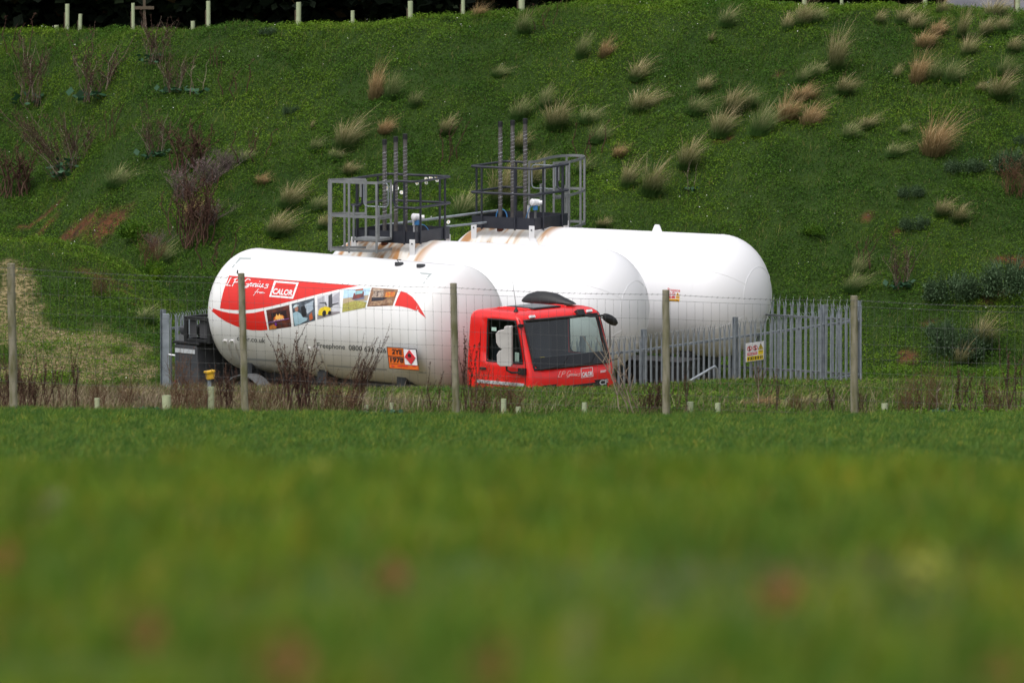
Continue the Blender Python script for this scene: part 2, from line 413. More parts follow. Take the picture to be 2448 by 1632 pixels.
# field: every column ends exactly on the fence line
X, = (fx,); ts = np.concatenate([np.linspace(0, .88, 40), np.linspace(.89, 1, 34)])
XX = np.tile(fx, (len(ts), 1)); YY = -40+(fence_y(np.clip(XX, -12, 12))+40)*ts[:, None]
ZZ = field_plane(YY) + .13*sst(140, 156, YY)*sst(-1, 8, -XX) + frough(XX, YY)
nx, ny = len(fx), len(ts); ii = (np.arange(ny-1)[:, None]*nx+np.arange(nx-1)[None]).reshape(-1, 1)
me = bulk('field', np.stack([XX, YY, ZZ], 2).reshape(-1, 3), ii+np.array([[0, 1, nx+1, nx]]), M_field, smooth=True)
ca = me.color_attributes.new('cover', 'FLOAT_COLOR', 'POINT'); c = np.zeros((nx*ny, 4), np.float32); c[:, 3] = 1
c[:, 0] = (sst(.25, .7, wob(XX, YY, .9, 71)+.3*wob(XX, YY, 2.3, 72))*.8).ravel(); ca.data.foreach_set('color', c.ravel())
tag(link('field', me), kind='structure')
# verge + yard + hillside as one sheet from the fence line to the horizon
hx = wide(17, 1, .2); fy0 = fence_y(np.clip(hx, -12, 12))
rest = np.concatenate([np.arange(172, 214, .4), np.arange(214, 250, .2), [252, 256, 260, 263, 270, 300, 400, 900, 2500]])
t0 = np.linspace(0, 1, 24)[:-1]
YY = np.concatenate([fy0[None]+1e-3+(172-fy0[None])*t0[:, None], np.tile(rest[:, None], (1, len(hx)))], 0); XX = np.tile(hx, (len(YY), 1))
ZZ = terr(XX, YY)
nx, ny = len(hx), len(YY); ii = (np.arange(ny-1)[:, None]*nx+np.arange(nx-1)[None]).reshape(-1, 1)
me = bulk('hillside', np.stack([XX, YY, ZZ], 2).reshape(-1, 3), ii+np.array([[0, 1, nx+1, nx]]), M_hill, smooth=True)
ca = me.color_attributes.new('cover', 'FLOAT_COLOR', 'POINT'); c = np.zeros((nx*ny, 4), np.float32); c[:, 3] = 1
c[:, 0] = maskf(SOIL, XX, YY).ravel(); c[:, 1] = gravelf(XX, YY).ravel(); ca.data.foreach_set('color', c.ravel())
tag(link('hillside', me), kind='structure')

# ------------------------------------------------------------------ ground cover (stuff)
def in_view(x, y, pad): return np.abs(x) < y*1224/F+pad
G_clover = mat('clover leaves', (.68, .76, .8), .6, col2=(1.75, 1.4, 1.0), scale=.38, detail=8, contrast=(.38, .64), island=[(0, (.048, .118, .009)), (.5, (.057, .135, .010)), (.9, (.072, .152, .012)), (1, (.12, .20, .03))], trans=.25)
G_field = mat('field grass blades', (.82, .95, .95), .5, col2=(1.85, 1.5, .85), scale=4.5, stretch=(1, .07, 1), detail=4, contrast=(.36, .66), island=[(0, (.058, .125, .014)), (.5, (.082, .160, .018)), (.88, (.13, .185, .020)), (1, (.24, .16, .035))], trans=.3)
G_far = mat('far field grass blades', (.58, .70, .85), .5, col2=(1.4, 1.25, 1.05), scale=3.0, stretch=(1, .12, 1), detail=5, contrast=(.36, .66), island=[(0, (.048, .122, .020)), (.5, (.078, .168, .026)), (.9, (.150, .215, .032)), (1, (.30, .28, .06))], trans=.3)
G_verge = mat('verge grass blades', (.85, .85, .8), .6, col2=(1.3, 1.2, 1.1), scale=.7, island=[(0, (.040, .095, .012)), (.55, (.065, .13, .018)), (.85, (.11, .16, .03)), (1, (.26, .23, .10))], trans=.25)
G_dry = mat('dry grass blades', (.9, .9, .9), .7, col2=(1.2, 1.15, 1.1), scale=1, island=[(0, (.10, .075, .04)), (.5, (.19, .15, .085)), (1, (.28, .24, .15))], trans=.25)
def stuff(name, label, VF, m):
    o = link(name, bulk(name, VF[0], VF[1], m)); o['kind'] = 'stuff'; o['label'] = label; return o
def cat(*a):
    off = 0; V = []; Fc = []
    for v, f in a: V.append(v); Fc.append(f+off); off += len(v)
    return np.concatenate(V), np.concatenate(Fc)

# hillside cover of clover and fine grass
N = int(1900000*Q)
x = rng.uniform(-16.2, 16.2, N); y = rng.uniform(203, 241, N)
keep = in_view(x, y, 3.6); x, y = x[keep], y[keep]
dens = (1-maskf(SOIL, x, y)*.72)*(1-.70*gravelf(x, y)); inside = (y < 214) & (x > -7) & (x < 7.5)
keep = (rng.uniform(0, 1, len(x)) < dens) & ~((y < 209) & (np.abs(x) < 6.5)); x, y = x[keep], y[keep]
cl = np.clip(.45+.55*vn(x, y*.8, 2.4, 7, 4), 0, 1)
z = terr(x, y)+rng.uniform(-.01, .03, len(x))+cl*rng.uniform(.0, .17, len(x))
stuff('clover_cover', 'low clover and weeds carpeting the green hillside', leaves(np.stack([x, y, z], 1), .030+.012*cl, .65), G_clover)
n2 = int(260000*Q); i = rng.choice(len(x), n2); dv = np.stack([rng.normal(.15, .3, n2), rng.normal(0, .3, n2)], 1)
patch = np.clip(.2+.9*vn(x[i], y[i], .7, 8), .1, 1.2)
stuff('hill_grass', 'fine grass growing through the clover on the hillside', blades(np.stack([x[i], y[i], terr(x[i], y[i])], 1), rng.uniform(.06, .17, n2)*(.7+.9*patch), np.full(n2, .010), dv, .1), G_verge)
# tiny white flowers
n3 = 2200; i = rng.choice(len(x), n3)
stuff('white_clover_flowers', 'tiny white flowers scattered over the hillside', leaves(np.stack([x[i], y[i], terr(x[i], y[i])+.13], 1), .028, .3), mat('white petals', (.7, .7, .66), .7))

# field grass
def field_z(x, y): return field_plane(y)+.13*sst(140, 156, y)*sst(-1, 8, -x)+frough(x, y)
parts = []
for (ya, yb, dn, hh, ww) in [(12, 34, 360, .11, .008), (34, 48, 260, .115, .009), (84, 120, 240, .13, .012), (120, 165.5, 320, .13, .012)]:
    wmax = yb*1224/F+2.6; n = int(2*wmax*(yb-ya)*dn*Q)
    x = rng.uniform(-wmax, wmax, n); y = rng.uniform(ya, yb, n); k = in_view(x, y, 2.6) & (y < fence_y(np.clip(x, -12, 12))-.35-.5*np.abs(wob(x, y*0, 2.0, 61)))
    x, y = x[k], y[k]; n = len(x)
    h = hh*rng.uniform(.5, 1.15, n)*(1+.22*wob(x, y*.6, 2.2, 62))
    if ya < 60: h = h*(1+.38*vn(x*2.2, y*.25, 1.0, 33, 3))
    if ya > 60: h = h*(1+.35*wob(x, y*.12, 2.6, 63)+.25*wob(x, y*.2, 6.5, 64))
    parts.append(blades(np.stack([x, y, field_z(x, y)], 1), h, np.full(n, ww), np.stack([rng.normal(.1, .35, n), rng.normal(0, .35, n)], 1), .15))
    if ya == 34: stuff('field_grass', 'short yellowish green grass of the blurred near foreground', cat(*parts), G_field); parts = []
stuff('meadow_grass', 'deeper green thick grass on the far part of the field below the fence', cat(*parts), G_far)

# verge between stock fence and the lip of the bank
n = int(180000*Q); x = rng.uniform(-12, 12, n); y = fence_y(x)+rng.uniform(.2, 31, n)**1.0
k = (y < 192) & in_view(x, y, 3.0); x, y = x[k], y[k]
grav = gravelf(x, y); left = 1-sst(-5.0, -1.0, x+1.2*wob(x, y, .8, 66)); u = rng.uniform(0, 1, len(x))
isdry = (u < .14+.5*left); k = rng.uniform(0, 1, len(x)) > grav*.9; x, y, isdry = x[k], y[k], isdry[k]
z = terr(x, y); tall = np.clip(1+.5*wob(x, y, 1.6, 67), .4, 1.7)
def dirs(n, b=.15, s=.35): return np.stack([rng.normal(b, s, n), rng.normal(0, s, n)], 1)
g = ~isdry; n = g.sum(); stuff('verge_grass', 'rough green grass on the verge behind the stock fence', blades(np.stack([x, y, z], 1)[g], rng.uniform(.06, .17, n)*tall[g], np.full(n, .012), dirs(n), .12, 3), G_verge)
g = isdry; n = g.sum(); stuff('dry_verge_grass', 'straw-coloured dead grass on the verge behind the stock fence', blades(np.stack([x, y, z], 1)[g], rng.uniform(.06, .24, n)*tall[g], np.full(n, .010), dirs(n), .2, 3), G_dry)
n = int(90000*Q); x = rng.uniform(-9.5, 10.5, n); y = rng.uniform(165, 190, n); k = (wob(x, y, 1.0, 68) > -.25) & in_view(x, y, 1.) & (x > -4+wob(x, y, 1, 4)); x, y = x[k], y[k]
stuff('verge_herbs', 'leafy green weeds on the lip of the verge', leaves(np.stack([x, y, terr(x, y)+rng.uniform(0, .12, len(x))], 1), .05, .7), G_clover)
n = int(26000*Q); x = rng.uniform(-10, 10, n); y = fence_y(x)+rng.uniform(.8, 9, n); k = (rng.uniform(0, 1, n) < .12+.7*(1-sst(-4, 1, x))) & in_view(x, y, .6) & (wob(x, y*.7, 1.3, 77) > -.1); x, y = x[k], y[k]; n = len(x)
stuff('dead_stems', 'thin dead stems and straw standing in the scrub along the fence', blades(np.stack([x, y, terr(x, y)], 1), rng.uniform(.15, .48, n)*np.clip(.8+.5*wob(x, y, 1.1, 78), .4, 1.4), np.full(n, .008), dirs(n, .1, .3), .15, 4), mat('dead stem blades', (.9, .9, .9), .8, island=[(0, (.07, .035, .028)), (.35, (.13, .09, .055)), (.6, (.24, .19, .12)), (1, (.38, .33, .23))]))
# stones
n = 2600; x = rng.uniform(-11.5, -2.5, n); y = rng.uniform(158, 236, n); k = (rng.uniform(0, 1, n) < gravelf(x, y)*1.2) & in_view(x, y, .5); x, y = x[k], y[k]
stuff('loose_stones', 'pale stones scattered on bare ground at the left', leaves(np.stack([x, y, terr(x, y)+.02], 1), rng.uniform(.03, .09, len(x)), .4), mat('pale stone', (.34, .27, .20), .9, island=[(0, (.28, .19, .12)), (1, (.48, .42, .34))]))
# ================================================================== storage vessels
TH = R_(28.7)
AX = Vector((math.cos(TH), -math.sin(TH), 0)); 
def vessel_shell(R, L, a, cz, n=96, m=16):
    mb = MB(); prof = []
    for k in range(m): q = math.pi/2*k/m; prof.append((R*math.sin(q) if k else .001, -a*math.cos(q)))
    prof += [(R, L*t) for t in np.linspace(0, 1, 25)]
    for k in range(m-1, -1, -1): q = math.pi/2*k/m; prof.append((R*math.sin(q) if k else .001, L+a*math.cos(q)))
    M = Matrix(((0, 0, 1, 0), (0, 1, 0, 0), (-1, 0, 0, cz), (0, 0, 0, 1)))   # lathe axis -> +x
    mb.lathe(prof, n, M); return mb
def ring_pts(R, x, cz, n=64, a0=0, a1=2*math.pi): return [Vector((x, R*math.cos(t), cz+R*math.sin(t))) for t in np.linspace(a0, a1, n, endpoint=abs(a1-a0) < 6.28)]

def platform(root, cx, cz, R, sgn, hoop, zs, legs_to, vents, lug_z):
    pf = empty('access_platform'); pf.parent = root
    T = lambda a, b, z: Vector((cx+sgn*a, -sgn*b, z))
    h = .75; z0 = cz+R-.02; zt = z0+.25
    mb = MB()
    for (a, b, da, db) in [(0, h, 2*h, .012), (0, -h, 2*h, .012), (h, 0, .012, 2*h-.03), (-h, 0, .012, 2*h-.03)]: mb.box(T(a, b, (z0+zt)/2), (da, db, .25))
    mb.build('toe_board', M_navy, pf)
    fl = MB()
    for k in range(16): fl.box(T(-.70+k*.0933, 0, z0+.055), (.018, 1.44, .03))
    fl.build('grating_floor', M_dark, pf)
    # handrail loop: a closed round-cornered hoop open at the ladder gap
    def rc(pts, r=.12, n=4):
        out = []
        for i, p in enumerate(pts):
            if i == 0 or i == len(pts)-1: out.append(Vector(p)); continue
            a, b = (Vector(pts[i-1])-Vector(p)), (Vector(pts[i+1])-Vector(p)); rr = min(r, a.length*.45, b.length*.45); a.normalize(); b.normalize()
            for k in range(n+1):
                t = k/n; out.append(Vector(p)+a*rr*(1-t)**2+b*rr*t**2)
        return out
    g1, g2 = .28, -.48; zr, zm = zt+1.05, zt+.50; o = h+.03
    loop = [T((g1+g2)/2-9, 0, 0)]
    path = [T(g1+.35, o, zm), T(g1, o, zm), T(g1, o, zr), T(o, o, zr), T(o, -o, zr), T(-o, -o, zr), T(-o, o, zr), T(g2, o, zr), T(g2, o, zm), T(-o, o, zm), T(-o, -o, zm), T(o, -o, zm), T(o, o, zm), T(g1+.34, o, zm)]
    hr = MB(); hr.tube(rc(path), .026, 8, caps=True); hr.build('handrail', M_navy, pf, smooth=True)
    for (a, b) in [(.52, o), (-.62, o), (o, .55), (o, -.5), (.5, -o), (-.3, -o), (-o, -.4), (-o, .45)]:
        s = MB(); s.tube([T(a, b, z0-.02), T(a, b, zr)], .023, 6); s.build('upright', M_navy, pf, smooth=True)
    for (a, b) in [(.7, .7), (-.7, .7), (.7, -.7), (-.7, -.7)]:
        s = MB(); s.box(T(a, b+.06*(1 if b > 0 else -1), z0-.09), (.13, .02, .36)); s.build('mounting_lug', M_white, pf, bevel=.006)
        bb = MB(); y = b+.075*(1 if b > 0 else -1); bb.box(T(a, y, z0+.0), (.03, .012, .03)); bb.build('bolt', M_dark, pf)
    # ladder cage
    cg = empty('ladder_cage'); cg.parent = root
    base = [T(.23+a, h+.04+b, 0) for a, b in hoop]
    nsub = 5 if len(base) > 8 else 1
    if nsub > 1:
        q = [base[0]]+base+[base[-1]]; base = [.5*((2*q[i+1])+(q[i+2]-q[i])*t+(2*q[i]-5*q[i+1]+4*q[i+2]-q[i+3])*t*t+(-q[i]+3*q[i+1]-3*q[i+2]+q[i+3])*t**3) for i in range(len(q)-3) for t in (0, .2, .4, .6, .8)]+[q[-2]]
    for z in zs:
        s = MB(); s.bar([p+Vector((0, 0, z)) for p in base], .055, .012); s.build('cage_hoop', M_galvgrey, cg)
    for i in legs_to:
        s = MB(); s.box(base[i*nsub]+Vector((0, 0, (zs[0]+zs[-1])/2-.02)), (.045, .022, zs[0]-zs[-1]+.06)); s.build('cage_strap', M_galvgrey, cg)
    # landing step and ladder
    la, lb = T(-.08, h+.04, 0), T(-.08, h+.62, 0); zl = zr-1.2
    s = MB(); c = (la+lb)/2; s.box(c+Vector((0, 0, zl)), (.62, .58, .05)); s.build('landing', M_galvgrey, cg)
    s = MB()
    for q in (-.3, .3):
        s.box(T(-.08+q, h+.58, 0)+Vector((0, 0, (zr+zl)/2-.25)), (.04, .02, zr-zl-.5)); s.box(T(-.08+q, h+.06, 0)+Vector((0, 0, (zr+zl)/2)), (.045, .02, zr-zl))
        s.bar([T(-.08+q, h+.05, zl+.45), T(-.08+q, h+.58, zl+.45)], .055, .012)
    s.build('landing_guard', M_galvgrey, cg)
    # swing gate with sprung hinge
    g = MB(); q = rc([T(g2+.06, h+.07, zr-.05), T(g1-.12, h+.07, zr-.05), T(g1-.12, h+.07, zm), T(g2+.06, h+.07, zm), T(g2+.06, h+.07, zr-.06)], .09); g.tube(q, .014, 6); gt = g.build('safety_gate', M_galv, pf, smooth=True)
    s = MB(); s.box(T(g2-.02, h+.05, (zr+zm)/2+.06), (.05, .05, .3)); s.build('gate_hinge', M_galvgrey, pf)
    ld_ = MB()
    c0 = base[len(base)//2]; e0 = (base[0]+base[-1])/2; m0 = c0.lerp(e0, .12)
    for q in (-1, 1): ld_.box(Vector((m0.x+q*.0, m0.y, 0))+Vector((q*.2, 0, zs[-1]-.9)), (.03, .05, 2.2))
    for k in range(8): ld_.tube([Vector((m0.x-.2, m0.y, zs[-1]-1.9+k*.27)), Vector((m0.x+.2, m0.y, zs[-1]-1.9+k*.27))], .012, 6)
    # vents
    for (a, b, ztop) in vents:
        p = Vector((cx+a, -b, 0)); zb = cz+math.sqrt(max(R*R-b*b, 0))-.02
        v = MB(); v.tube([p+Vector((0, 0, zb)), p+Vector((0, 0, ztop))], .044, 14); vo = v.build('vent_stack', M_pipe, root, smooth=True)
        c = MB(); c.tube([p+Vector((0, 0, ztop-.05)), p+Vector((0, 0, ztop+.06))], .052, 14); c.build('vent_cap', M_black, vo, smooth=True)
        c = MB(); c.tube([p+Vector((0, 0, zb)), p+Vector((0, 0, zb+.14))], .075, 14); c.build('rusty_flange', M_rust, vo, smooth=True)
        # thin banding wire round the pipe
        w = MB(); pts = [p+Vector((.047*math.cos(t), .047*math.sin(t), zb+.5+(ztop-zb-.7)*t/(2*math.pi*20))) for t in np.linspace(0, 2*math.pi*20, 240)]
        w.tube(pts, .003, 3, caps=False); w.build('banding', M_silver, vo)
    return pf, T, z0, zr

def gauge(root, p, face, name='level_gauge'):
    g = MB(); g.tube([p-Vector((0, 0, .3)), p], .03, 8); o = g.build(name, M_grey, root, smooth=True)
    b = MB(); b.tube([p, p+Vector((0, 0, .10))], .055, 12); b.build('gauge_body', M_blue, o, smooth=True)
    fd = Vector(face).normalized(); c = p+Vector((0, 0, .16))
    h = MB(); h.tube([c-fd*.09, c-fd*.085, c+fd*.10, c+fd*.112], [.05, .075, .075, .06], 16); h.build('gauge_head', M_decwhite, o, smooth=True)
    h = MB(); h.tube([c+Vector((.06, .03, 0)), c+Vector((.14, .07, 0))], .045, 12); h.build('gauge_port', M_decwhite, o, smooth=True)
    return o
def cable(root, p0, p1, h, m=None):
    s = MB(); s.tube([Vector(p0).lerp(Vector(p1), t)+Vector((0, 0, h*math.sin(math.pi*t))) for t in np.linspace(0, 1, 12)], .008, 5); s.build('cable', m or M_blue, root, smooth=True)

VR, VA, VZ, VL = 1.29, 1.03, 1.9, 5.45
def vessel(loc, label, cx, seed):
    root = empty('propane_tank', loc, -TH); tag(root, label, 'gas tank', 'large white propane storage tanks')
    sh = vessel_shell(VR, VL, VA, VZ).build('shell', vessel_mat('shell paint %d' % seed, cx-1.15, cx+1.15, seed), root, smooth=True, auto=False)
    for x in (0, VL): w = MB(); w.tube(ring_pts(VR+.001, x, VZ), .003, 4, closed=True, caps=False); w.build('weld_seam', M_white, sh, smooth=True)
    for (x0, s) in ((VL, 1), (0, -1)):
        q = .5; w = MB(); w.tube(ring_pts(VR*q+.002, x0+s*VA*math.sqrt(1-q*q), VZ), .005, 4, closed=True, caps=False); w.build('weld_seam', M_white, sh, smooth=True)
        for ang in (150, 210, 30, 330):
            pts = [Vector((x0+s*VA*math.cos(t), (VR+.002)*math.sin(t)*math.cos(R_(ang)), VZ+(VR+.002)*math.sin(t)*math.sin(R_(ang)))) for t in np.linspace(math.asin(.5), math.pi/2, 14)]
            w = MB(); w.tube(pts, .0035, 4); w.build('weld_seam', M_white, sh, smooth=True)
    for x in (3.95,):
        l = MB(); pr = [(-.13, -.03), (.13, -.03), (.07, .11), (.045, .15), (-.045, .15), (-.07, .11)]
        l.add([Vector((x+a, -.012, VZ+VR+b)) for a, b in pr]+[Vector((x+a, .012, VZ+VR+b)) for a, b in pr], [tuple(range(6)), tuple(range(11, 5, -1))]+[(i, i+6, (i+1) % 6+6, (i+1) % 6) for i in range(6)])
        l.build('lifting_lug', M_white, root)
    for x in (.7, VL-.5):
        l = MB(); pts = [(math.cos(t)*(VR+.01), math.sin(t)*(VR+.01)) for t in np.linspace(R_(242), R_(298), 14)]
        n = len(pts); vs = [Vector((x+s*.14, a, VZ+b)) for s in (-1, 1) for a, b in pts]+[Vector((x+s*.14, a, .02)) for s in (-1, 1) for a, b in pts]
        fs = []
        for i in range(n-1): fs += [(i, i+1, 2*n+i+1, 2*n+i), (n+i+1, n+i, 3*n+i, 3*n+i+1), (i, n+i, n+i+1, i+1)]
        fs += [(0, 2*n, 3*n, n), (n-1, 2*n-1, 4*n-1, 3*n-1)]
        l.add(vs, fs); l.build('saddle_support', M_dark, root)
    return root
v1 = vessel(Vector((1.76, 207.2, 0))-AX*VL, 'white propane storage tank in the middle, directly behind the red cab', .79, 3)
v2 = vessel(Vector((4.38, 210.5, 0))-AX*VL, 'rearmost white propane storage tank with the small red and amber sign on its side', .65, 8)
hz = [VZ+VR+.23+1.05]
zs1 = [hz[0], hz[0]-.71, hz[0]-1.42]
pf1 = platform(v1, .79, VZ, VR, 1, [(0, 0), (0, .65), (-.6, .75), (-1.05, .72), (-1.25, .45), (-1.05, .15), (-.62, 0)], zs1, (1, 2, 3, 4, 5), [(-.135, .45, 5.24), (-.12, 0, 5.27), (-.12, -.40, 5.30)], 0)
pf2 = platform(v2, .65, VZ, VR, -1, [(0, 0), (-.06, .28), (.12, .95), (.22, 1.55), (.15, 2.0), (-.08, 2.12), (-.34, 1.9), (-.54, 1.35), (-.72, .5), (-.60, .0)], zs1, (2, 4, 6, 7, 8), [(-.23, .45, 5.36), (-.18, 0, 5.36), (-.12, -.45, 5.37)], 0)
FC = Vector((-.35, -.9, .1))
gauge(v1, Vector((.79+.33, .1, VZ+VR+.30)), FC); gauge(v2, Vector((.65+.32, .1, VZ+VR+.33)), FC)
cable(v1, (.79+.40, .1, 3.5), (.79+.62, .25, 3.2), .1); cable(v2, (.65+.25, .1, 3.6), (.65+.05, .1, 3.2), .1)
pts = MB(); pts.tube([Vector((.65-.28+.13*math.cos(t), -.3, 3.38+.16*math.sin(t))) for t in np.linspace(-.2, 3.4, 12)], .014, 6); pts.build('coiled_hose', M_blue, v2, smooth=True)
for (v, x, y) in ((v1, .79+.12, .35), (v2, .65+.10, .2)):
    s = MB(); s.tube([Vector((x, y, 3.05)), Vector((x, y, 3.45))], .02, 6); s.tube([Vector((x, y, 3.45)), Vector((x, y, 3.60))], .035, 8); s.build('relief_valve', M_silver, v, smooth=True)

# pipes bridging the two platforms, as seen running between them
def pipe(pa, pb, r, label):
    o = MB(); a, b = pa, pb; c = (a+b)/2; o.tube([a-c, b-c], r, 10); ob = o.build('galvanised_pipe', M_galv, None, smooth=True); ob.location = c
    return tag(ob, label, 'pipe', 'galvanised pipes between the tank platforms')
pp = pipe(P(896, 541, 210.6), P(1192, 503, 213.2), .028, 'upper grey pipe bridging the two tank-top platforms')
pipe(P(1066, 542, 210.9), P(1180, 530, 212.6), .024, 'lower grey pipe joining the near platform to the far platform')
for t in (.83, .99):
    pass

# ------------------------------------------------------------------ decals thrown on real surfaces
_bvh = {}
def bvh_of(ob):
    if ob.name not in _bvh:
        bpy.context.view_layer.update(); me = ob.data; _bvh[ob.name] = (BVHTree.FromPolygons([v.co.copy() for v in me.vertices], [tuple(p.vertices) for p in me.polygons]), ob.matrix_world.copy())
    return _bvh[ob.name]
def throw(ob, px, py, off):
    b, M = bvh_of(ob); Mi = M.inverted(); o = Mi @ CAMP; d = (Mi.to_3x3() @ ray(px, py)).normalized()
    loc, nrm, i, ds = b.ray_cast(o, d)
    if loc is None: return None
    if nrm.dot(d) > 0: nrm = -nrm
    return loc+nrm*off
class Decal:
    def __init__(s, ob): s.ob = ob; s.v = []; s.f = []; s.m = []; s.mats = []
    def mi(s, m):
        if m not in s.mats: s.mats.append(m)
        return s.mats.index(m)
    def poly(s, pts, m, off=.003, step=9, invalid=None):
        pts = [Vector((a, b)) for a, b in pts]; n = len(pts); bd = []
        for i in range(n):
            a, b = pts[i], pts[(i+1) % n]; k = max(1, int((b-a).length/step)); bd += [a.lerp(b, j/k) for j in range(k)]
        x0, x1 = min(p.x for p in bd), max(p.x for p in bd); y0, y1 = min(p.y for p in bd), max(p.y for p in bd)
        inn = [Vector((x, y)) for x in np.arange(x0+step/2, x1, step) for y in np.arange(y0+step/2, y1, step)] if (x1-x0 > step and y1-y0 > step) else []
        def inside(p):
            c = False
            for i in range(len(pts)):
                a, b = pts[i], pts[i-1]
                if (a.y > p.y) != (b.y > p.y) and p.x < (b.x-a.x)*(p.y-a.y)/(b.y-a.y)+a.x: c = not c
            return c
        vv = bd+[p for p in inn if inside(p)]; nb = len(bd)
        V, _, Fc, *_r = delaunay_2d_cdt(vv, [(i, (i+1) % nb) for i in range(nb)], [], 0, 1e-5)
        k = s.mi(m); idx = []
        for p in V:
            q = throw(s.ob, p.x, p.y, off); idx.append(None if q is None else len(s.v))
            if q is not None: s.v.append(q)
        for f in Fc:
            c = sum((V[i] for i in f), Vector((0, 0)))/len(f)
            if inside(c) and all(idx[i] is not None for i in f): s.f.append(tuple(idx[i] for i in f)); s.m.append(k)
        return s
    def ribbon(s, pts, w, m, off=.006):
        for a, b in zip(pts[:-1], pts[1:]):
            a, b = Vector(a), Vector(b); d = (b-a)
            if d.length < 1e-6: continue
            d.normalize(); n = Vector((-d.y, d.x))*w/2; e = d*w*.25
            q = [a-e-n, b+e-n, b+e+n, a-e+n]; t = [throw(s.ob, p.x, p.y, off) for p in q]
            if all(t): k = len(s.v); s.v += t; s.f.append((k, k+1, k+2, k+3)); s.m.append(s.mi(m))
        return s
    def text(s, txt, p0, p1, cap, m, off=.006, shear=0, bold=0, upv=None):
        tv, tf = font_mesh(txt, bold); W_ = max(v[0] for v in tv); H = .69
        e = Vector((p1[0]-p0[0], p1[1]-p0[1]))/W_; up = Vector(upv) if upv else Vector((0, -1)); up = up*cap/H
        k = len(s.v); ok = []
        for v in tv:
            q = Vector(p0)+e*v[0]+up*v[1]+Vector((1, 0))*v[1]*shear*cap/H; t = throw(s.ob, q.x, q.y, off); ok.append(t is not None); s.v.append(t or Vector((0, 0, 0)))
        for f in tf:
            if all(ok[i] for i in f): s.f.append(tuple(k+i for i in f)); s.m.append(s.mi(m))
        return s
    def build(s, name):
        if not s.f: return None
        me = bpy.data.meshes.new(name); me.from_pydata(s.v, [], s.f)
        for m in s.mats: me.materials.append(m)
        me.polygons.foreach_set('material_index', s.m); me.update()
        return link(name, me, s.ob)
_fc = {}
def font_mesh(txt, bold=0):
    if (txt, bold) in _fc: return _fc[(txt, bold)]
    cu = bpy.data.curves.new('t', 'FONT'); cu.body = txt; cu.size = 1; cu.offset = bold; cu.resolution_u = 3
    o = bpy.data.objects.new('t', cu); COL.objects.link(o); bpy.context.view_layer.update()
    me = bpy.data.meshes.new_from_object(o.evaluated_get(bpy.context.evaluated_depsgraph_get()))
    v = [tuple(q.co) for q in me.vertices]; f = [tuple(p.vertices) for p in me.polygons]
    x0 = min(q[0] for q in v); v = [(q[0]-x0, q[1], 0) for q in v]
    bpy.data.objects.remove(o); bpy.data.curves.remove(cu); bpy.data.meshes.remove(me)
    _fc[(txt, bold)] = (v, f); return v, f
def circ(cx, cy, rx, ry=None, n=16): ry = ry or rx; return [(cx+rx*math.cos(2*math.pi*k/n), cy+ry*math.sin(2*math.pi*k/n)) for k in range(n)]
def ringr(d, cx, cy, r, w, m, off): 
    p = circ(cx, cy, r, n=18); d.ribbon(p+[p[0]], w, m, off)
# sign on the rear vessel
sh2 = [c for c in v2.children if c.name.startswith('shell')][0]
d = Decal(sh2); d.text('Propane', (1596.5, 695.5), (1626, 698), 7.5, M_signred, .004, bold=.01); d.build('lettering')
d = Decal(sh2)
for cx in (1600.5, 1610.5): ringr(d, cx, 702.5, 3.6, 1.2, M_signred, .004); d.ribbon([(cx-2.5, 700), (cx+2.5, 705)], 1.1, M_signred, .004)
d.poly([(1620.3, 698.5), (1624.6, 707), (1616.2, 706.5)], M_signamber, .004); d.ribbon([(1620.3, 701.5), (1620.3, 705.5)], 1.3, M_black, .007)
for a, b in ((1598, 1603.8), (1605.4, 1614)): d.poly([(a, 707.8), (b, 708), (b, 712.6), (a, 712.4)], M_signred, .004)
d.poly([(1616, 708), (1624.8, 708.4), (1624.6, 713), (1616, 712.8)], M_signamber, .004); d.ribbon([(1617.5, 710), (1623.5, 710.3)], .8, M_black, .007)
d.poly([(1598, 714), (1624.6, 714.8), (1624.3, 720.8), (1598, 719.8)], M_signamber, .004)
for a in (1600.5, 1607.5, 1616): d.ribbon([(a, 717.9), (a+5.5, 718.3)], 1.6, M_black, .007)
d.build('warning_sign')
# ================================================================== tanker truck
TT = R_(43)
truck = empty('tanker_truck', (-5.2, 203.0, 0), -TT)
tag(truck, 'white and red gas tanker truck parked behind the bank, red cab facing right', 'truck')
KR, KL, KA, KZ = 1.25, 5.6, .60, 2.3
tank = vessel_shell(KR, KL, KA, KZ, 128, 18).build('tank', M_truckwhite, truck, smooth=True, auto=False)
for x in (0, KL): w = MB(); w.tube(ring_pts(KR+.0005, x, KZ), .004, 4, closed=True, caps=False); w.build('weld_seam', M_truckwhite, tank, smooth=True)
zz = lambda x, y: (480+x/5.88, 580+y/5.88)            # reading grid over the logo
z1 = lambda x, y: (360+x/2.94, 560+y/2.94)            # reading grid over the whole tank
ZZ_ = lambda l: [zz(*p) for p in l]
Z1_ = lambda l: [z1(*p) for p in l]
d = Decal(tank)
d.poly(ZZ_([(400, 463), (1000, 508), (1600, 556), (2215, 607), (1950, 655), (1650, 725), (1300, 815), (1000, 890), (850, 920), (700, 940), (580, 948), (450, 945), (350, 935), (270, 920), (290, 800), (325, 660)]), M_redpanel, .003)
d.build('red_panel')
d = Decal(tank)
d.poly(ZZ_([(94, 872), (180, 925), (300, 965), (400, 987), (500, 997), (600, 998), (750, 985), (890, 955), (912, 1080), (940, 1225), (850, 1232), (720, 1229), (600, 1208), (480, 1165), (350, 1105), (250, 1040), (160, 965)]), M_redpanel, .003)
d.build('red_swoosh')
d = Decal(tank)
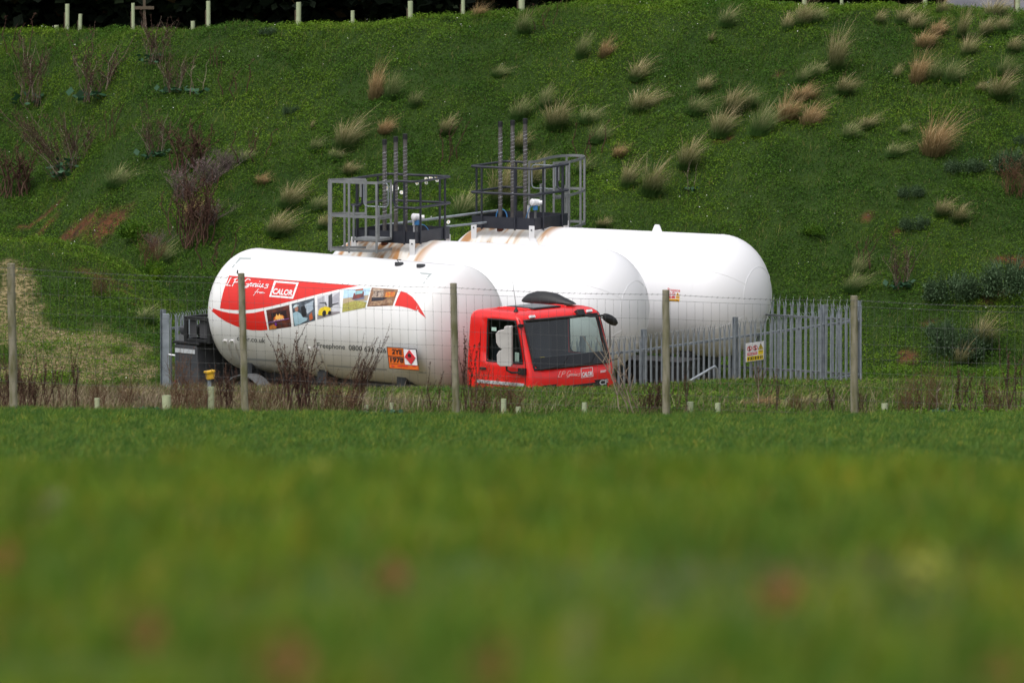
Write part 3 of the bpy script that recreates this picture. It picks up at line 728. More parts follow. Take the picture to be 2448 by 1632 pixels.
d.poly(Z1_([(1760, 398), (1800, 412), (1840, 440), (1880, 490), (1910, 540), (1936, 590), (1900, 560), (1860, 535), (1820, 520), (1770, 508), (1715, 502), (1735, 450)]), M_redpanel, .003)
d.build('red_tail')
for q in ([(625, 163), (711, 166), (703, 178), (636, 176), (603, 208), (592, 208)], [(585, 213), (597, 213), (580, 236), (567, 236)]): 
    d = Decal(tank); d.poly(Z1_(q), M_decgrey, .003); d.build('corner_mark')
for q in ([(1890, 268), (1981, 275), (1953, 305), (1940, 303), (1957, 285), (1900, 279)], [(1940, 308), (1950, 309), (1944, 318), (1934, 316)], [(1925, 333), (1933, 334), (1922, 350), (1913, 348)]): 
    d = Decal(tank); d.poly(Z1_(q), M_decgrey, .003); d.build('corner_mark')
for q in ([(492, 846), (542, 850), (544, 865), (494, 861)], [(668, 868), (1070, 893), (1090, 908), (668, 882)], [(1240, 915), (1660, 945), (1662, 957), (1242, 928)], [(1885, 962), (1935, 967), (1937, 978), (1887, 974)]): 
    d = Decal(tank); d.poly(Z1_(q), M_decfaint, .003, step=14); d.build('grey_stripe')
# script lettering, drawn with strokes
def script(d, f, w, m, off):
    S = lambda l: d.ribbon([f(*p) for p in l], w, m, off)
    S([(440, 492), (420, 500), (385, 570), (360, 602), (420, 604)]); S([(360, 602), (375, 592)])           # L
    S([(500, 505), (470, 560), (445, 610)]); S([(470, 520), (530, 498), (560, 515), (545, 545), (480, 558)])  # P
    S([(695, 530), (690, 512), (655, 512), (615, 550), (600, 595), (625, 620), (660, 605), (680, 580), (640, 585)]); S([(680, 580), (665, 625), (600, 640)])  # G
    S([(680, 590), (715, 585), (725, 570), (705, 570), (690, 595), (700, 612), (730, 600), (752, 575)])  # e
    S([(752, 575), (735, 620)]); S([(745, 595), (775, 575), (785, 582), (765, 620), (790, 612)])  # n
    S([(810, 578), (792, 615), (815, 615)]); S([(828, 548), (836, 546)])       # i
    S([(840, 578), (820, 615), (840, 628), (865, 600), (880, 580)]); S([(880, 580), (862, 625), (885, 622)])  # u
    S([(958, 590), (925, 588), (915, 600), (945, 612), (935, 635), (895, 638)])  # s
d = Decal(tank); script(d, zz, 1.9, M_decwhite, .006); d.build('script_lettering')
d = Decal(tank); Sf = lambda l: d.ribbon(ZZ_(l), 1.1, M_decwhite, .006)
Sf([(820, 655), (808, 655), (765, 715), (742, 742)]); Sf([(765, 690), (805, 690)]); Sf([(800, 712), (808, 692), (825, 690)]); Sf([(842, 692), (828, 700), (832, 712), (845, 705), (842, 692)])
Sf([(858, 694), (850, 712)]); Sf([(856, 700), (868, 694), (862, 712)]); Sf([(866, 700), (880, 694), (876, 712), (905, 706)]); d.build('small_script_lettering')
d = Decal(tank)
o_ = [(1035, 535), (1380, 562), (1300, 790), (962, 760)]; i_ = [(1058, 562), (1345, 585), (1282, 762), (995, 738)]
for k in range(4): j = (k+1) % 4; d.poly(ZZ_([o_[k], o_[j], i_[j], i_[k]]), M_decwhite, .006, step=12)
d.text('CALOR', zz(1006, 718), zz(1285, 744), 12.5, M_decwhite, .006, shear=.32, bold=.035); d.build('logo_box')
d = Decal(tank); d.text('calor.co.uk', z1(608, 744), z1(806, 763), 11.5, M_dectext, .004, bold=.008); d.build('web_lettering')
d = Decal(tank); d.text('Freephone', z1(1172, 795), z1(1367, 808), 12, M_dectext, .004, bold=.008); d.text('0800 626 626', z1(1393, 812), z1(1657, 833), 12, M_dectext, .004, bold=.008); d.build('telephone_lettering')

# picture panels
def bil(q, u, v): a, b, c, e = [Vector(p) for p in q]; return tuple((a*(1-u)+b*u)*(1-v)+(e*(1-u)+c*u)*v)
def panel(q, base, items):
    d = Decal(tank); d.poly(q, base, .003, step=8)
    for k, (m, pts) in enumerate(items): d.poly([bil(q, u, v) for u, v in pts], m, .005+.0012*k, step=12)
    d.build('picture_panel')
cm = lambda n, c, c2=None, s=9: mat(n, c, .5, col2=c2, scale=s)
C_ = lambda cx, cy, rx, ry, n=10: circ(cx, cy, rx, ry, n)
panel(ZZ_([(920, 948), (1243, 875), (1275, 1180), (962, 1225)]), cm('print hearth', (.05, .012, .010), (.14, .03, .015)), [
    (cm('print firebox', (.018, .004, .006)), [(.18, .2), (.85, .2), (.85, .55), (.18, .55)]), (cm('print glow', (.4, .05, .01), (.75, .2, .02), 22), C_(.5, .5, .24, .14)),
    (cm('print flame', (.95, .50, .12)), [(.34, .52), (.42, .28), (.48, .42), (.55, .30), (.60, .45), (.66, .38), (.68, .55), (.5, .6)]),
    (cm('print pale coal', (.8, .62, .5), (.3, .08, .04), 30), [(.25, .56), (.72, .56), (.74, .61), (.24, .61)]), (cm('print mauve', (.22, .10, .35)), [(.0, .62), (.95, .60), (.95, .63), (0, .65)]),
    (cm('print purple', (.16, .02, .25)), [(.30, .7), (.38, .7), (.38, .85), (.30, .85)]), (cm('print amber', (.5, .17, .03)), [(.05, .82), (.25, .76), (.38, .92), (.3, .98), (.03, .98)])])
panel(ZZ_([(1278, 860), (1600, 775), (1612, 1090), (1310, 1175)]), cm('print workshop', (.03, .04, .05), (.10, .12, .15)), [
    (cm('print hood', (.30, .37, .44), (.42, .48, .55)), [(.55, .2), (.95, .1), (.93, .5), (.65, .62)]), (cm('print dark machine', (.008, .009, .012)), [(.38, .25), (.56, .2), (.62, .7), (.42, .72)]),
    (cm('print ember', (.45, .10, .03)), [(.72, .72), (.86, .6), (.9, .9), (.75, .95)]),
    (cm('print overall', (.28, .44, .52), (.34, .50, .58)), [(.02, .42), (.2, .38), (.34, .5), (.45, .72), (.66, .8), (.62, .92), (.42, .94), (.3, .99), (.05, .99)]),
    (cm('print skin', (.38, .17, .11)), C_(.20, .28, .08, .13)), (cm('print cap', (.50, .60, .64)), [(.06, .16), (.14, .08), (.24, .08), (.33, .17), (.22, .19), (.08, .22)])])
panel(ZZ_([(1638, 756), (1958, 686), (1955, 990), (1640, 1078)]), cm('print warehouse', (.50, .50, .54), (.62, .62, .66)), [
    (cm('print floor', (.20, .18, .19), (.28, .25, .26)), [(0, .78), (.5, .8), (1, .93), (1, 1), (0, 1)]), (cm('print grey crate', (.30, .30, .34), (.4, .4, .44)), [(.02, .12), (.32, .04), (.34, .6), (.04, .62)]),
    (cm('print grey racks', (.28, .28, .33), (.42, .42, .46)), [(.66, .18), (.97, .02), (.97, .6), (.68, .5)]), (cm('print mast', (.05, .05, .06)), [(.50, .08), (.66, .03), (.68, .62), (.5, .66)]),
    (cm('print forks', (.06, .06, .07)), [(.6, .5), (.95, .5), (.95, .54), (.6, .57)]), (cm('print cage', (.07, .07, .08)), [(.10, .30), (.40, .34), (.44, .5), (.38, .5), (.34, .38), (.12, .34)]),
    (cm('print lift truck', (.70, .50, .01), (.8, .6, .02)), [(.06, .66), (.15, .55), (.38, .52), (.6, .66), (.62, .86), (.3, .92), (.06, .84)]),
    (cm('print wheel', (.01, .01, .012)), C_(.32, .82, .09, .13)), (cm('print wheel', (.01, .01, .012)), C_(.56, .86, .07, .09))])
panel(Z1_([(1358, 392), (1548, 375), (1510, 515), (1348, 548)]), cm('print sky', (.38, .58, .78), (.48, .66, .82)), [
    (cm('print stubble', (.48, .36, .22), (.36, .30, .22)), [(0, .38), (1, .36), (1, .66), (0, .66)]), (cm('print crop', (.42, .42, .10), (.30, .24, .06), 25), [(0, .62), (.5, .56), (1, .72), (1, 1), (0, 1)]),
    (cm('print plough', (.14, .16, .24)), [(.3, .42), (.85, .38), (.86, .55), (.5, .56)]), (cm('print tractor', (.10, .04, .04), (.25, .05, .04)), [(.40, .2), (.78, .16), (.82, .45), (.38, .5)]),
    (cm('print cab glass', (.25, .5, .55)), [(.47, .1), (.72, .08), (.74, .26), (.46, .28)]), (cm('print roof', (.5, .12, .03)), [(.46, .04), (.73, .02), (.74, .09), (.45, .11)])])
panel(Z1_([(1555, 375), (1742, 388), (1702, 502), (1522, 508)]), cm('print kitchen', (.16, .07, .035), (.30, .16, .08)), [
    (cm('print cloth', (.45, .36, .28), (.3, .2, .14), 16), [(.05, .05), (.45, .03), (.5, .5), (.1, .55)]), (cm('print pots', (.06, .035, .03), (.5, .4, .32), 20), [(.12, .2), (.5, .12), (.52, .45), (.15, .5)]),
    (cm('print produce', (.6, .28, .03), (.5, .05, .02), 22), [(.58, .2), (.92, .14), (.95, .45), (.6, .5)]), (cm('print pan', (.012, .01, .02)), [(.1, .52), (.7, .5), (.55, .68), (.12, .72)]),
    (cm('print board', (.42, .28, .16), (.2, .1, .06), 14), [(.05, .76), (.85, .62), (.97, .8), (.5, .95), (.05, .96)])])

# pipe guards on the lower flank, roof fittings
for (xx, s) in ((515, 1), (563, 1), (1108, .8), (1160, .8)):
    pts = []
    for (a, b) in [(0, 0), (8, -8), (22, -6), (30, 8), (34, 40), (60, 110), (95, 190)]:
        q = z1(xx+a*s, 750+(50 if xx > 1000 else 0)+b*s); t = throw(tank, q[0], q[1], .02)
        if t: pts.append(t)
    if len(pts) > 2: r = MB(); r.tube(pts, .02, 6); r.build('pipe_guard', M_truckwhite, tank, smooth=True)
for (px_, py_) in ((1001, 616), (1060, 620)):
    f = MB(); X = 0
    q = P(px_, py_, 199.9); l = truck.matrix_world.inverted() @ q if False else None
for X in (4.35, 4.95):
    f = MB(); f.tube([Vector((X, -.35, KZ+KR-.06)), Vector((X, -.35, KZ+KR+.0))], .09, 12); f.build('roof_fitting', M_dark, tank, smooth=True)
f = MB(); f.tube([Vector((4.35, -.35, KZ+KR-.01)), Vector((4.30, -.35, KZ+KR+.05)), Vector((4.40, -.35, KZ+KR+.05))], .012, 5); f.build('lifting_eye', M_dark, tank)

# chassis, axles, wheels, guards
ch = MB()
for s in (-.42, .42): ch.box((3.5, s, .98), (9.6, .09, .25))
for x in (-1, 1.5, 3.4, 5.2, 6.6): ch.box((x, 0, .98), (.12, .75, .2))
ch.build('chassis', M_black, truck)
for x in (.5, 2.6, 4.8):
    s = MB(); s.box((x, 0, 1.12), (.25, 1.5, .12)); s.box((x, -.72, 1.22), (.25, .08, .35)); s.box((x, .72, 1.22), (.25, .08, .35)); s.build('tank_saddle', M_dark, truck)
def wheel(x, y, r=.5, w=.28):
    t = MB(); M = Matrix.Translation((x, y, r)) @ Matrix.Rotation(math.pi/2, 4, 'X')
    t.lathe([(r*.56, -w/2), (r*.93, -w/2), (r, -w/2+.04), (r, w/2-.04), (r*.93, w/2), (r*.56, w/2)], 32, M); wo_ = t.build('wheel', M_tyre, truck, smooth=True)
    h = MB(); h.lathe([(r*.57, -w/2+.02), (r*.5, -w/2+.06), (.12, -w/2+.08), (.10, -w/2), (.01, -w/2)], 24, M); h.lathe([(.01, w/2), (.10, w/2), (.12, w/2-.08), (r*.5, w/2-.06), (r*.57, w/2-.02)], 24, M); h.build('rim', M_silver, wo_, smooth=True)
for x in (.80, 7.85):
    for y in (-1.03, 1.03): wheel(x, y)
for x in (.80,):
    for s in (-1, 1):
        g = MB(); n = 14; vs = []
        for t in np.linspace(R_(10), R_(170), n):
            for (rr, yy) in ((.60, .86), (.60, 1.22), (.62, 1.22), (.62, .86)): vs.append((x+rr*math.cos(t), s*yy, .5+rr*math.sin(t)))
        fs = [(i*4+k, i*4+(k+1) % 4, i*4+4+(k+1) % 4, i*4+4+k) for i in range(n-1) for k in range(4)]
        g.add(vs, fs); g.build('mudguard', M_grey, truck, smooth=True)
# rear equipment locker and hose-reel frame
b = MB(); b.add([(-1.14, -1.2, .62), (-.42, -1.2, .62), (-.52, -1.2, 1.62), (-1.14, -1.2, 1.62), (-1.14, 1.2, .62), (-.42, 1.2, .62), (-.52, 1.2, 1.62), (-1.14, 1.2, 1.62)],
      [(0, 1, 2, 3), (7, 6, 5, 4), (0, 4, 5, 1), (1, 5, 6, 2), (2, 6, 7, 3), (3, 7, 4, 0)]); lk = b.build('rear_locker', M_dark, truck, bevel=.03)
b = MB(); b.box((-.83, -1.208, 1.49), (.56, .012, .085)); b.build('silver_strip', M_silver, lk)
b = MB(); b.box((-.80, 0, 1.655), (.74, 2.44, .05)); b.build('locker_lid', M_black, lk, bevel=.01)
b = MB(); b.box((-1.02, -1.05, 1.74), (.16, .16, .12)); o = b.build('lamp_bracket', M_grey, lk)
b = MB(); b.lathe([(.02, 0), (.07, .02), (.095, .08), (.085, .15), (.02, .19)], 16, Matrix.Translation((-1.02, -1.05, 1.80))); b.build('beacon', M_dark, lk, smooth=True)
fr = MB()
for (x, y) in ((-.85, -1.15), (-.2, -1.15), (-.85, 1.15), (-.2, 1.15)): fr.box((x, y, 1.935), (.08, .06, .52))
for z in (1.72, 2.17):
    for y in (-1.15, 1.15): fr.box((-.525, y, z), (.565, .06, .06))
    for x in (-.85, -.2): fr.box((x, 0, z), (.075, 2.2, .06))
fr.build('reel_frame', M_black, truck, bevel=.006)
b = MB(); b.box((-.70, -1.10, 1.95), (.18, .02, .36)); b.box((-.40, -1.10, 1.95), (.22, .02, .36)); b.build('mesh_screen', M_interior, truck)
b = MB(); b.box((-.55, 0, 1.9), (.5, 1.9, .3)); b.build('hose_reel', M_black, truck, bevel=.08)

# hazard plate on the flank
hp = empty('hazard_plate'); hp.parent = truck
qs = [P(*z1(1660, 792), 1), P(*z1(1865, 808), 1), P(*z1(1882, 955), 1), P(*z1(1678, 940), 1)]
bpy.context.view_layer.update()
TM = truck.matrix_world.inverted()
def on_plane(px, py, ysurf):   # truck-local point on the vertical plane y = ysurf
    o = TM @ CAMP; dd = TM.to_3x3() @ ray(px, py); return o+dd*((ysurf-o.y)/dd.y)
def plate(pts, y, m, name, par, th=.012):
    q = [on_plane(*z1(*p), y) for p in pts]; v = q+[p+Vector((0, th, 0)) for p in q]; n = len(q)
    b = MB(); b.add(v, [tuple(range(n)), tuple(range(2*n-1, n-1, -1))]+[(i, i+n, (i+1) % n+n, (i+1) % n) for i in range(n)]); return b.build(name, m, par)
HY = -1.33
plate([(1658, 790), (1867, 806), (1884, 957), (1676, 942)], HY+.01, M_black, 'plate_frame', hp)
plate([(1664, 796), (1773, 804), (1785, 915), (1676, 906)], HY-.004, M_orange, 'orange_panel', hp)
plate([(1677, 910), (1880, 925), (1883, 953), (1680, 938)], HY-.004, M_orange, 'orange_panel', hp)
plate([(1777, 805), (1862, 812), (1874, 921), (1788, 914)], HY-.004, M_decwhite, 'white_panel', hp)
plate([(1816, 812), (1860, 868), (1830, 914), (1784, 860)], HY-.018, M_signred, 'red_diamond', hp)
plate([(1814, 834), (1828, 848), (1826, 860), (1808, 860), (1806, 848)], HY-.032, M_black, 'flame_symbol', hp)
plate([(1668, 852), (1780, 862), (1780, 865), (1668, 855)], HY-.018, M_black, 'divider', hp, .006)
bk = MB(); bk.box(((on_plane(*z1(1770, 870), HY)).x, HY+.16, 1.75), (.35, .24, .05)); bk.build('plate_bracket', M_dark, hp)
def flat_text(txt, pts, cap, m, par, y, name='lettering', bold=.02):
    tv, tf = font_mesh(txt, bold); Wd = max(v[0] for v in tv); a, c = Vector(pts[0]), Vector(pts[1]); e = (c-a)/Wd
    v = [on_plane(*(a+e*p[0]+Vector((0, -1))*p[1]*cap/.69), y) for p in tv]
    me = bpy.data.meshes.new(name); me.from_pydata(v, [], tf); me.materials.append(m); return link(name, me, par)
flat_text('2YE', (z1(1696, 838), z1(1768, 845)), 11, M_black, hp, HY-.012, bold=.03)
flat_text('1978', (z1(1684, 895), z1(1778, 902)), 11, M_black, hp, HY-.012, bold=.03)
for a, b_ in ((1690, 1712), (1735, 1810), (1838, 1862)):
    plate([(a, 920), (b_, 923), (b_, 929), (a, 926)], HY-.012, M_signred, 'small_print', hp, .003)

# ---------------------------------------------------------------- cab
cab = empty('cab'); cab.parent = truck
LV = [(.95, 8.80, 1.19, 6.98), (1.12, 8.84, 1.215, 6.98), (1.38, 8.85, 1.22, 6.98), (1.56, 8.84, 1.22, 6.98), (1.75, 8.80, 1.215, 6.98), (1.86, 8.765, 1.21, 6.985), (2.05, 8.70, 1.20, 6.99), (2.3, 8.61, 1.19, 7.0), (2.5, 8.545, 1.185, 7.01), (2.68, 8.485, 1.175, 7.02),
      (2.74, 8.44, 1.16, 7.03), (2.79, 8.36, 1.12, 7.05), (2.825, 8.20, 1.04, 7.09), (2.84, 8.02, .92, 7.16)]
NF = 10
def ringc(z, xf, w, xr):
    r, rr = .10, .10; p = []
    wf = w-.02
    # front from left (+y) to right (-y)
    for k in range(NF+1):
        t = 1-2*k/NF; y = t*(wf-r); p.append((xf-.07*t*t, y))
    x0 = xf-.07
    for k in range(1, 4):
        a = math.pi/2*k/3; p.append((x0-.06*(1-math.cos(a)), -(wf-r)-r*math.sin(a)-(.02*k/3)))
    # right side (y = -w) columns going back
    fw = min(8.53-.22*(z-1.86)/.82, xf-.145); side = [fw, fw*.5+7.56*.5, 7.56, 7.36]
    for i, x in enumerate(side): p.append((x, -w))
    p.append((xr+rr, -w+.01)); p.append((xr+.03, -w+.04)); p.append((xr, -w+rr+.03))
    p.append((xr, 0))
    p += [(x, -y) for x, y in p[NF+1:-1][::-1]]
    return [Vector((x, y, z)) for x, y in p]
rings = [ringc(*l) for l in LV]; NR = len(rings[0])
iz0, iz1, izf0 = 5, 9, 4       # level indices: side window bottom/top, windscreen bottom
front_cols = list(range(0, NF)); c_r = NF+3  # corner ends at index NF+3 ; side points NF+4..NF+7
side_r = [NF+4, NF+5]; 
mirror_of = lambda i: None
tot = NR
side_l = [tot-(NF+4-NF)+0-2+0, 0]
# left side indices mirrored: point j on the right (>NF) maps to index NR-(j-NF)
mir = lambda j: NR-(j-NF)
right_win = [(NF+4, NF+5), (NF+5, NF+6)]; left_win = [(mir(b), mir(a)) for a, b in right_win]
shell = MB(); gws = MB(); gsr = MB(); gsl = MB()
idx = lambda l, j: l*NR+(j % NR)
sv = [p for r in rings for p in r]; sf = []; wsf = []; srf = []; slf = []
for l in range(len(rings)-1):
    for j in range(NR):
        f = (idx(l, j), idx(l, j+1), idx(l+1, j+1), idx(l+1, j))
        a, b2 = j, (j+1) % NR
        if izf0 <= l < iz1 and j < NF: wsf.append(f); continue
        if iz0 <= l < iz1 and (a, b2) in right_win: srf.append(f); continue
        if iz0 <= l < iz1 and ((a, b2) in left_win): slf.append(f); continue
        sf.append(f)
sf.append(tuple(idx(len(rings)-1, j) for j in range(NR)))
sb = MB(); sb.add(sv, sf); csh = sb.build('cab_body', M_red, cab, smooth=True)
csh.data.validate()
bmm = bmesh.new(); bmm.from_mesh(csh.data); bmesh.ops.delete(bmm, geom=[v for v in bmm.verts if not v.link_faces], context='VERTS'); bmesh.ops.recalc_face_normals(bmm, faces=bmm.faces)
up = [f for f in bmm.faces if f.calc_center_median().z > 2.83 and len(f.verts) > 8]
if up and up[0].normal.z < 0: bmesh.ops.reverse_faces(bmm, faces=bmm.faces)
bmm.to_mesh(csh.data); bmm.free()
csh.data.materials.append(M_interior); sm = csh.modifiers.new('thick', 'SOLIDIFY'); sm.thickness = .045; sm.offset = -1; sm.material_offset = 1
def pane(fs, name, m, inset):
    u = sorted({i for f in fs for i in f}); mp = {i: k for k, i in enumerate(u)}; cen = Vector((7.9, 0, 2.2))
    vs = []
    for i in u:
        p = sv[i].copy(); dd = Vector((cen.x-p.x, 0, 0)).normalized()*inset if name == 'windscreen' else Vector((0, -1 if p.y > 0 else 1, 0))*inset
        vs.append(p+dd)
    b = MB(); b.add(vs, [tuple(mp[i] for i in f) for f in fs]); o = b.build(name, m, cab, smooth=True, auto=False); return o
pane(wsf, 'windscreen', M_glass, .02); pane(srf, 'side_window', M_sideglass, .02); pane(slf, 'side_window', M_sideglass, .02)
def outline(fs, off, r, name, m, par, n=6):
    from collections import Counter
    ec = Counter(); 
    for f in fs:
        for k in range(len(f)): ec[tuple(sorted((f[k], f[(k+1) % len(f)])))] += 1
    adj = {}
    for (a, b), c_ in ec.items():
        if c_ == 1: adj.setdefault(a, []).append(b); adj.setdefault(b, []).append(a)
    st = next(iter(adj)); path = [st]; prev = None; cur = st
    while True:
        nx_ = [q for q in adj[cur] if q != prev]
        nxt = nx_[0]
        if nxt == st or len(path) > 200: break
        path.append(nxt); prev, cur = cur, nxt
    b = MB(); b.tube([sv[i]+off for i in path], r, n, closed=True, caps=False); return b.build(name, m, par, smooth=True)
outline(wsf, Vector((.0, 0, 0)), .030, 'windscreen_seal', M_black, cab)
outline(srf, Vector((0, -.002, 0)), .018, 'window_seal', M_black, cab); outline(slf, Vector((0, .002, 0)), .018, 'window_seal', M_black, cab)
# rounded red corner fillets of the windows: black triangular corner pieces
def fillet(p, a, b, m, name, n=6):
    """fill the corner p between points a and b with a concave arc"""
    A = p+a; B = p+b; pts = [p]
    for k in range(n+1):
        t = k/n; pts.append(A*(1-t)**2+p*2*t*(1-t)*.55/1.0+B*t**2 if False else (p+a*(1-math.sin(t*math.pi/2))+b*(1-math.cos(t*math.pi/2))))
    q = MB(); q.add(pts, [tuple(range(len(pts)))]); return q.build(name, m, cab)
def sidept_(x, z, y=-1.232): return Vector((x, y+(.02 if z > 2.4 else 0)+(.012 if z < 2 else 0), z))
zs_l = [l[0] for l in LV]
def wsx(y, z): xf = np.interp(z, zs_l, [l[1] for l in LV]); w = np.interp(z, zs_l, [l[2] for l in LV]); return xf-.07*(y/(w-.12))**2
def corner(y0, z0, sy, sz, ry, rz_, name='windscreen_corner'):
    arc = [(y0+sy*ry*(1-math.sin(t)), z0+sz*rz_*(1-math.cos(t))) for t in np.linspace(0, math.pi/2, 9)]
    pts = [(y0, z0)]+arc; q = MB(); q.add([Vector((wsx(y, z)+.012, y, z)) for y, z in pts], [(0, i, i+1) for i in range(1, len(pts)-1)]); q.build(name, M_red, cab)
    q = MB(); q.tube([Vector((wsx(y, z)+.014, y, z)) for y, z in arc], .016, 5); q.build('windscreen_seal', M_black, cab)
for sy in (-1, 1):
    corner(sy*1.10, 1.735, -sy, 1, .22, .20); corner(sy*1.062, 2.695, -sy, -1, .10, .07)
def scorner(x0, z0, sx, sz, r):
    arc = [(x0+sx*r*(1-math.sin(t)), z0+sz*r*(1-math.cos(t))) for t in np.linspace(0, math.pi/2, 8)]
    yy = lambda z: -(np.interp(z, zs_l, [l[2] for l in LV])+.006)
    for s in (1, -1):
        pts = [(x0, z0)]+arc; q = MB(); q.add([Vector((x, s*yy(z), z)) for x, z in pts], [(0, i, i+1) for i in range(1, len(pts)-1)]); q.build('window_corner', M_red, cab)
        q = MB(); q.tube([Vector((x, s*yy(z), z)) for x, z in arc], .010, 5); q.build('window_seal', M_black, cab)
scorner(7.56, 1.86, 1, 1, .12); scorner(7.56, 2.68, 1, -1, .07); scorner(8.53, 1.86, -1, 1, .08); scorner(8.32, 2.68, -1, -1, .08)
# windscreen lower black band (wiper zone)
bd = MB(); lv = []
for z, xf, w in ((1.745, 8.805, 1.215), (1.86, 8.768, 1.21), (1.97, 8.733, 1.205)):
    lv.append([Vector((xf+.004-.07*(1-2*k/NF)**2, (1-2*k/NF)*(w-.02-.10), z)) for k in range(NF+1)])
vs = [p for r in lv for p in r]; n = NF+1
bd.add(vs, [(i*n+k, i*n+k+1, (i+1)*n+k+1, (i+1)*n+k) for i in range(2) for k in range(NF)]); bd.build('scuttle_band', mat('black glass band', (.01, .011, .014), .3), cab, smooth=True)
for (y, dz) in ((-.75, 0), (.1, 0), (.8, 0)):
    w = MB(); w.tube([Vector((8.83, y, 1.76)), Vector((8.80, y+.45, 1.80)), Vector((8.765, y+.62, 1.93))], .010, 5); w.build('wiper', M_black, cab)
# door shut lines
for X0 in (7.36,):
    for s in (-1, 1):
        w = MB(); w.tube([Vector((X0, s*(1.221), 1.0)), Vector((X0, s*1.222, 1.56)), Vector((X0, s*1.215, 1.86)), Vector((X0+.01, s*1.192, 2.3)), Vector((X0+.02, s*1.172, 2.62)), Vector((X0+.07, s*1.155, 2.72)), Vector((8.36, s*1.150, 2.72)), Vector((8.40, s*1.155, 2.68)), Vector((8.50, s*1.192, 2.3)), Vector((8.60, s*1.215, 1.86)), Vector((8.62, s*1.222, 1.4)), Vector((8.60, s*1.215, 1.0))], .007, 5); w.build('door_gap', M_black, cab)
        h = MB(); h.box((7.48, s*1.235, 1.70), (.16, .03, .05)); h.build('door_handle', M_black, cab, bevel=.01)
# silver strip low on the flank, wheel-arch flare
w = MB(); w.box((7.95, -1.232, 1.44), (1.26, .014, .065)); w.build('silver_strip', M_silver, cab, bevel=.003)
flr = MB(); vs = []; n = 12
for t in np.linspace(R_(15), R_(165), n):
    for (rr, yy) in ((.60, 1.20), (.60, 1.28), (.68, 1.26), (.72, 1.20)): vs.append((7.85+rr*math.cos(t), -yy, .62+rr*math.sin(t)))
flr.add(vs, [(i*4+k, i*4+(k+1) % 4, i*4+4+(k+1) % 4, i*4+4+k) for i in range(n-1) for k in range(4)]); flr.build('wheel_arch', M_red, cab, smooth=True)
# front grille, bumper, lamps
g = MB()
for k in range(5): g.box((8.855, 0, 1.02+k*.085), (.05, 1.75, .05))
g.box((8.80, 0, 1.2), (.06, 1.85, .46)); g.build('grille', M_black, cab)
b = MB(); b.box((8.84, 0, .72), (.22, 2.42, .42)); bo = b.build('bumper', M_grey, cab, bevel=.06)
for s in (-1, 1):
    b = MB(); b.box((8.93, s*.92, .74), (.06, .38, .18)); b.build('headlight', mat('lamp glass', (.6, .6, .62), .15), cab, bevel=.02)
    b = MB(); b.lathe([(.01, .06), (.05, .05), (.07, 0)], 14, Matrix.Translation((8.70, s*1.22, 1.36)) @ Matrix.Rotation(s*math.pi/2*-1, 4, 'X')); b.build('indicator', mat('indicator lens', (.8, .10, .08), .3), cab, smooth=True)
for y in (-.84, .82):
    b = MB(); b.box((8.435, y, 2.755), (.05, .15, .055), Matrix.Rotation(-.5, 4, 'Y').to_3x3()); b.build('marker_lamp', M_decwhite, cab, bevel=.008)
# roof: panel edge, ribs, hatch, pod, aerial
for k, y in enumerate((-.62, -.48, -.34, -.2, .25, .40, .55)):
    r = MB(); r.tube([Vector((7.30, y, 2.842)), Vector((7.34, y, 2.856)), Vector((8.0, y, 2.856)), Vector((8.06, y, 2.840))], .012, 5); r.build('roof_rib', M_red, cab, smooth=True)
h = MB(); h.box((7.72, -.02, 2.855), (.74, .78, .03)); ho = h.build('roof_hatch', M_black, cab, bevel=.02)
h = MB(); h.box((7.72, -.02, 2.873), (.62, .66, .010)); h.build('hatch_panel', mat('hatch panel grey', (.19, .20, .21), .4), ho, bevel=.004)
pd = MB(); secs = []
for (t, hh, ww) in [(0, .01, .05), (.02, .08, .14), (.10, .16, .20), (.24, .215, .23), (.42, .225, .23), (.60, .19, .21), (.78, .115, .165), (.91, .065, .12), (.98, .03, .07), (1, .01, .03)]:
    secs.append([Vector((6.80+1.34*t, .72+ww*math.cos(a), 2.862+(.012 if t > .5 else 0)+hh*max(math.sin(a), -.08))) for a in np.linspace(0, 2*math.pi, 16, endpoint=False)])
pd.add([p for s in secs for p in s], [(i*16+k, i*16+(k+1) % 16, (i+1)*16+(k+1) % 16, (i+1)*16+k) for i in range(len(secs)-1) for k in range(16)])
pd.build('roof_pod', M_black, cab, smooth=True, auto=False)
for x in (7.0, 7.75): b = MB(); b.box((x, .72, 2.87), (.08, .2, .05)); b.build('pod_foot', M_black, cab)
a = MB(); a.lathe([(.05, 0), (.035, .04), (.012, .09)], 12, Matrix.Translation((8.06, -.90, 2.835))); a.tube([Vector((8.06, -.90, 2.92)), Vector((7.93, -.86, 3.42))], [.006, .003], 5); a.build('aerial', M_black, cab, smooth=True)
# near side mirrors: one tall two-lobed housing on bracket arms
mr_ = MB(); Z0, Z1v = 1.83, 2.60
prof = [(0, 2.61), (.16, 2.62), (.165, 1.85), (.14, 1.82), (-.10, 1.82), (-.17, 1.87), (-.18, 2.05), (-.12, 2.13), (-.05, 2.15), (-.13, 2.20), (-.19, 2.28), (-.20, 2.46), (-.15, 2.52), (-.02, 2.545)]
cx, cy = 8.33, -1.50; dirx = Vector((.85, .53, 0)).normalized()*.88; nrm = Vector((-.53, .85, 0)).normalized()
fr_ = [Vector((cx, cy, 0))+dirx*a+Vector((0, 0, z)) for a, z in prof]; n = len(fr_)
mr_.add([p+nrm*.05 for p in fr_]+[p-nrm*.09 for p in fr_], [tuple(range(n)), tuple(range(2*n-1, n-1, -1))]+[(i, i+n, (i+1) % n+n, (i+1) % n) for i in range(n)])
mo = mr_.build('wing_mirror', M_mirror, cab, bevel=.014)
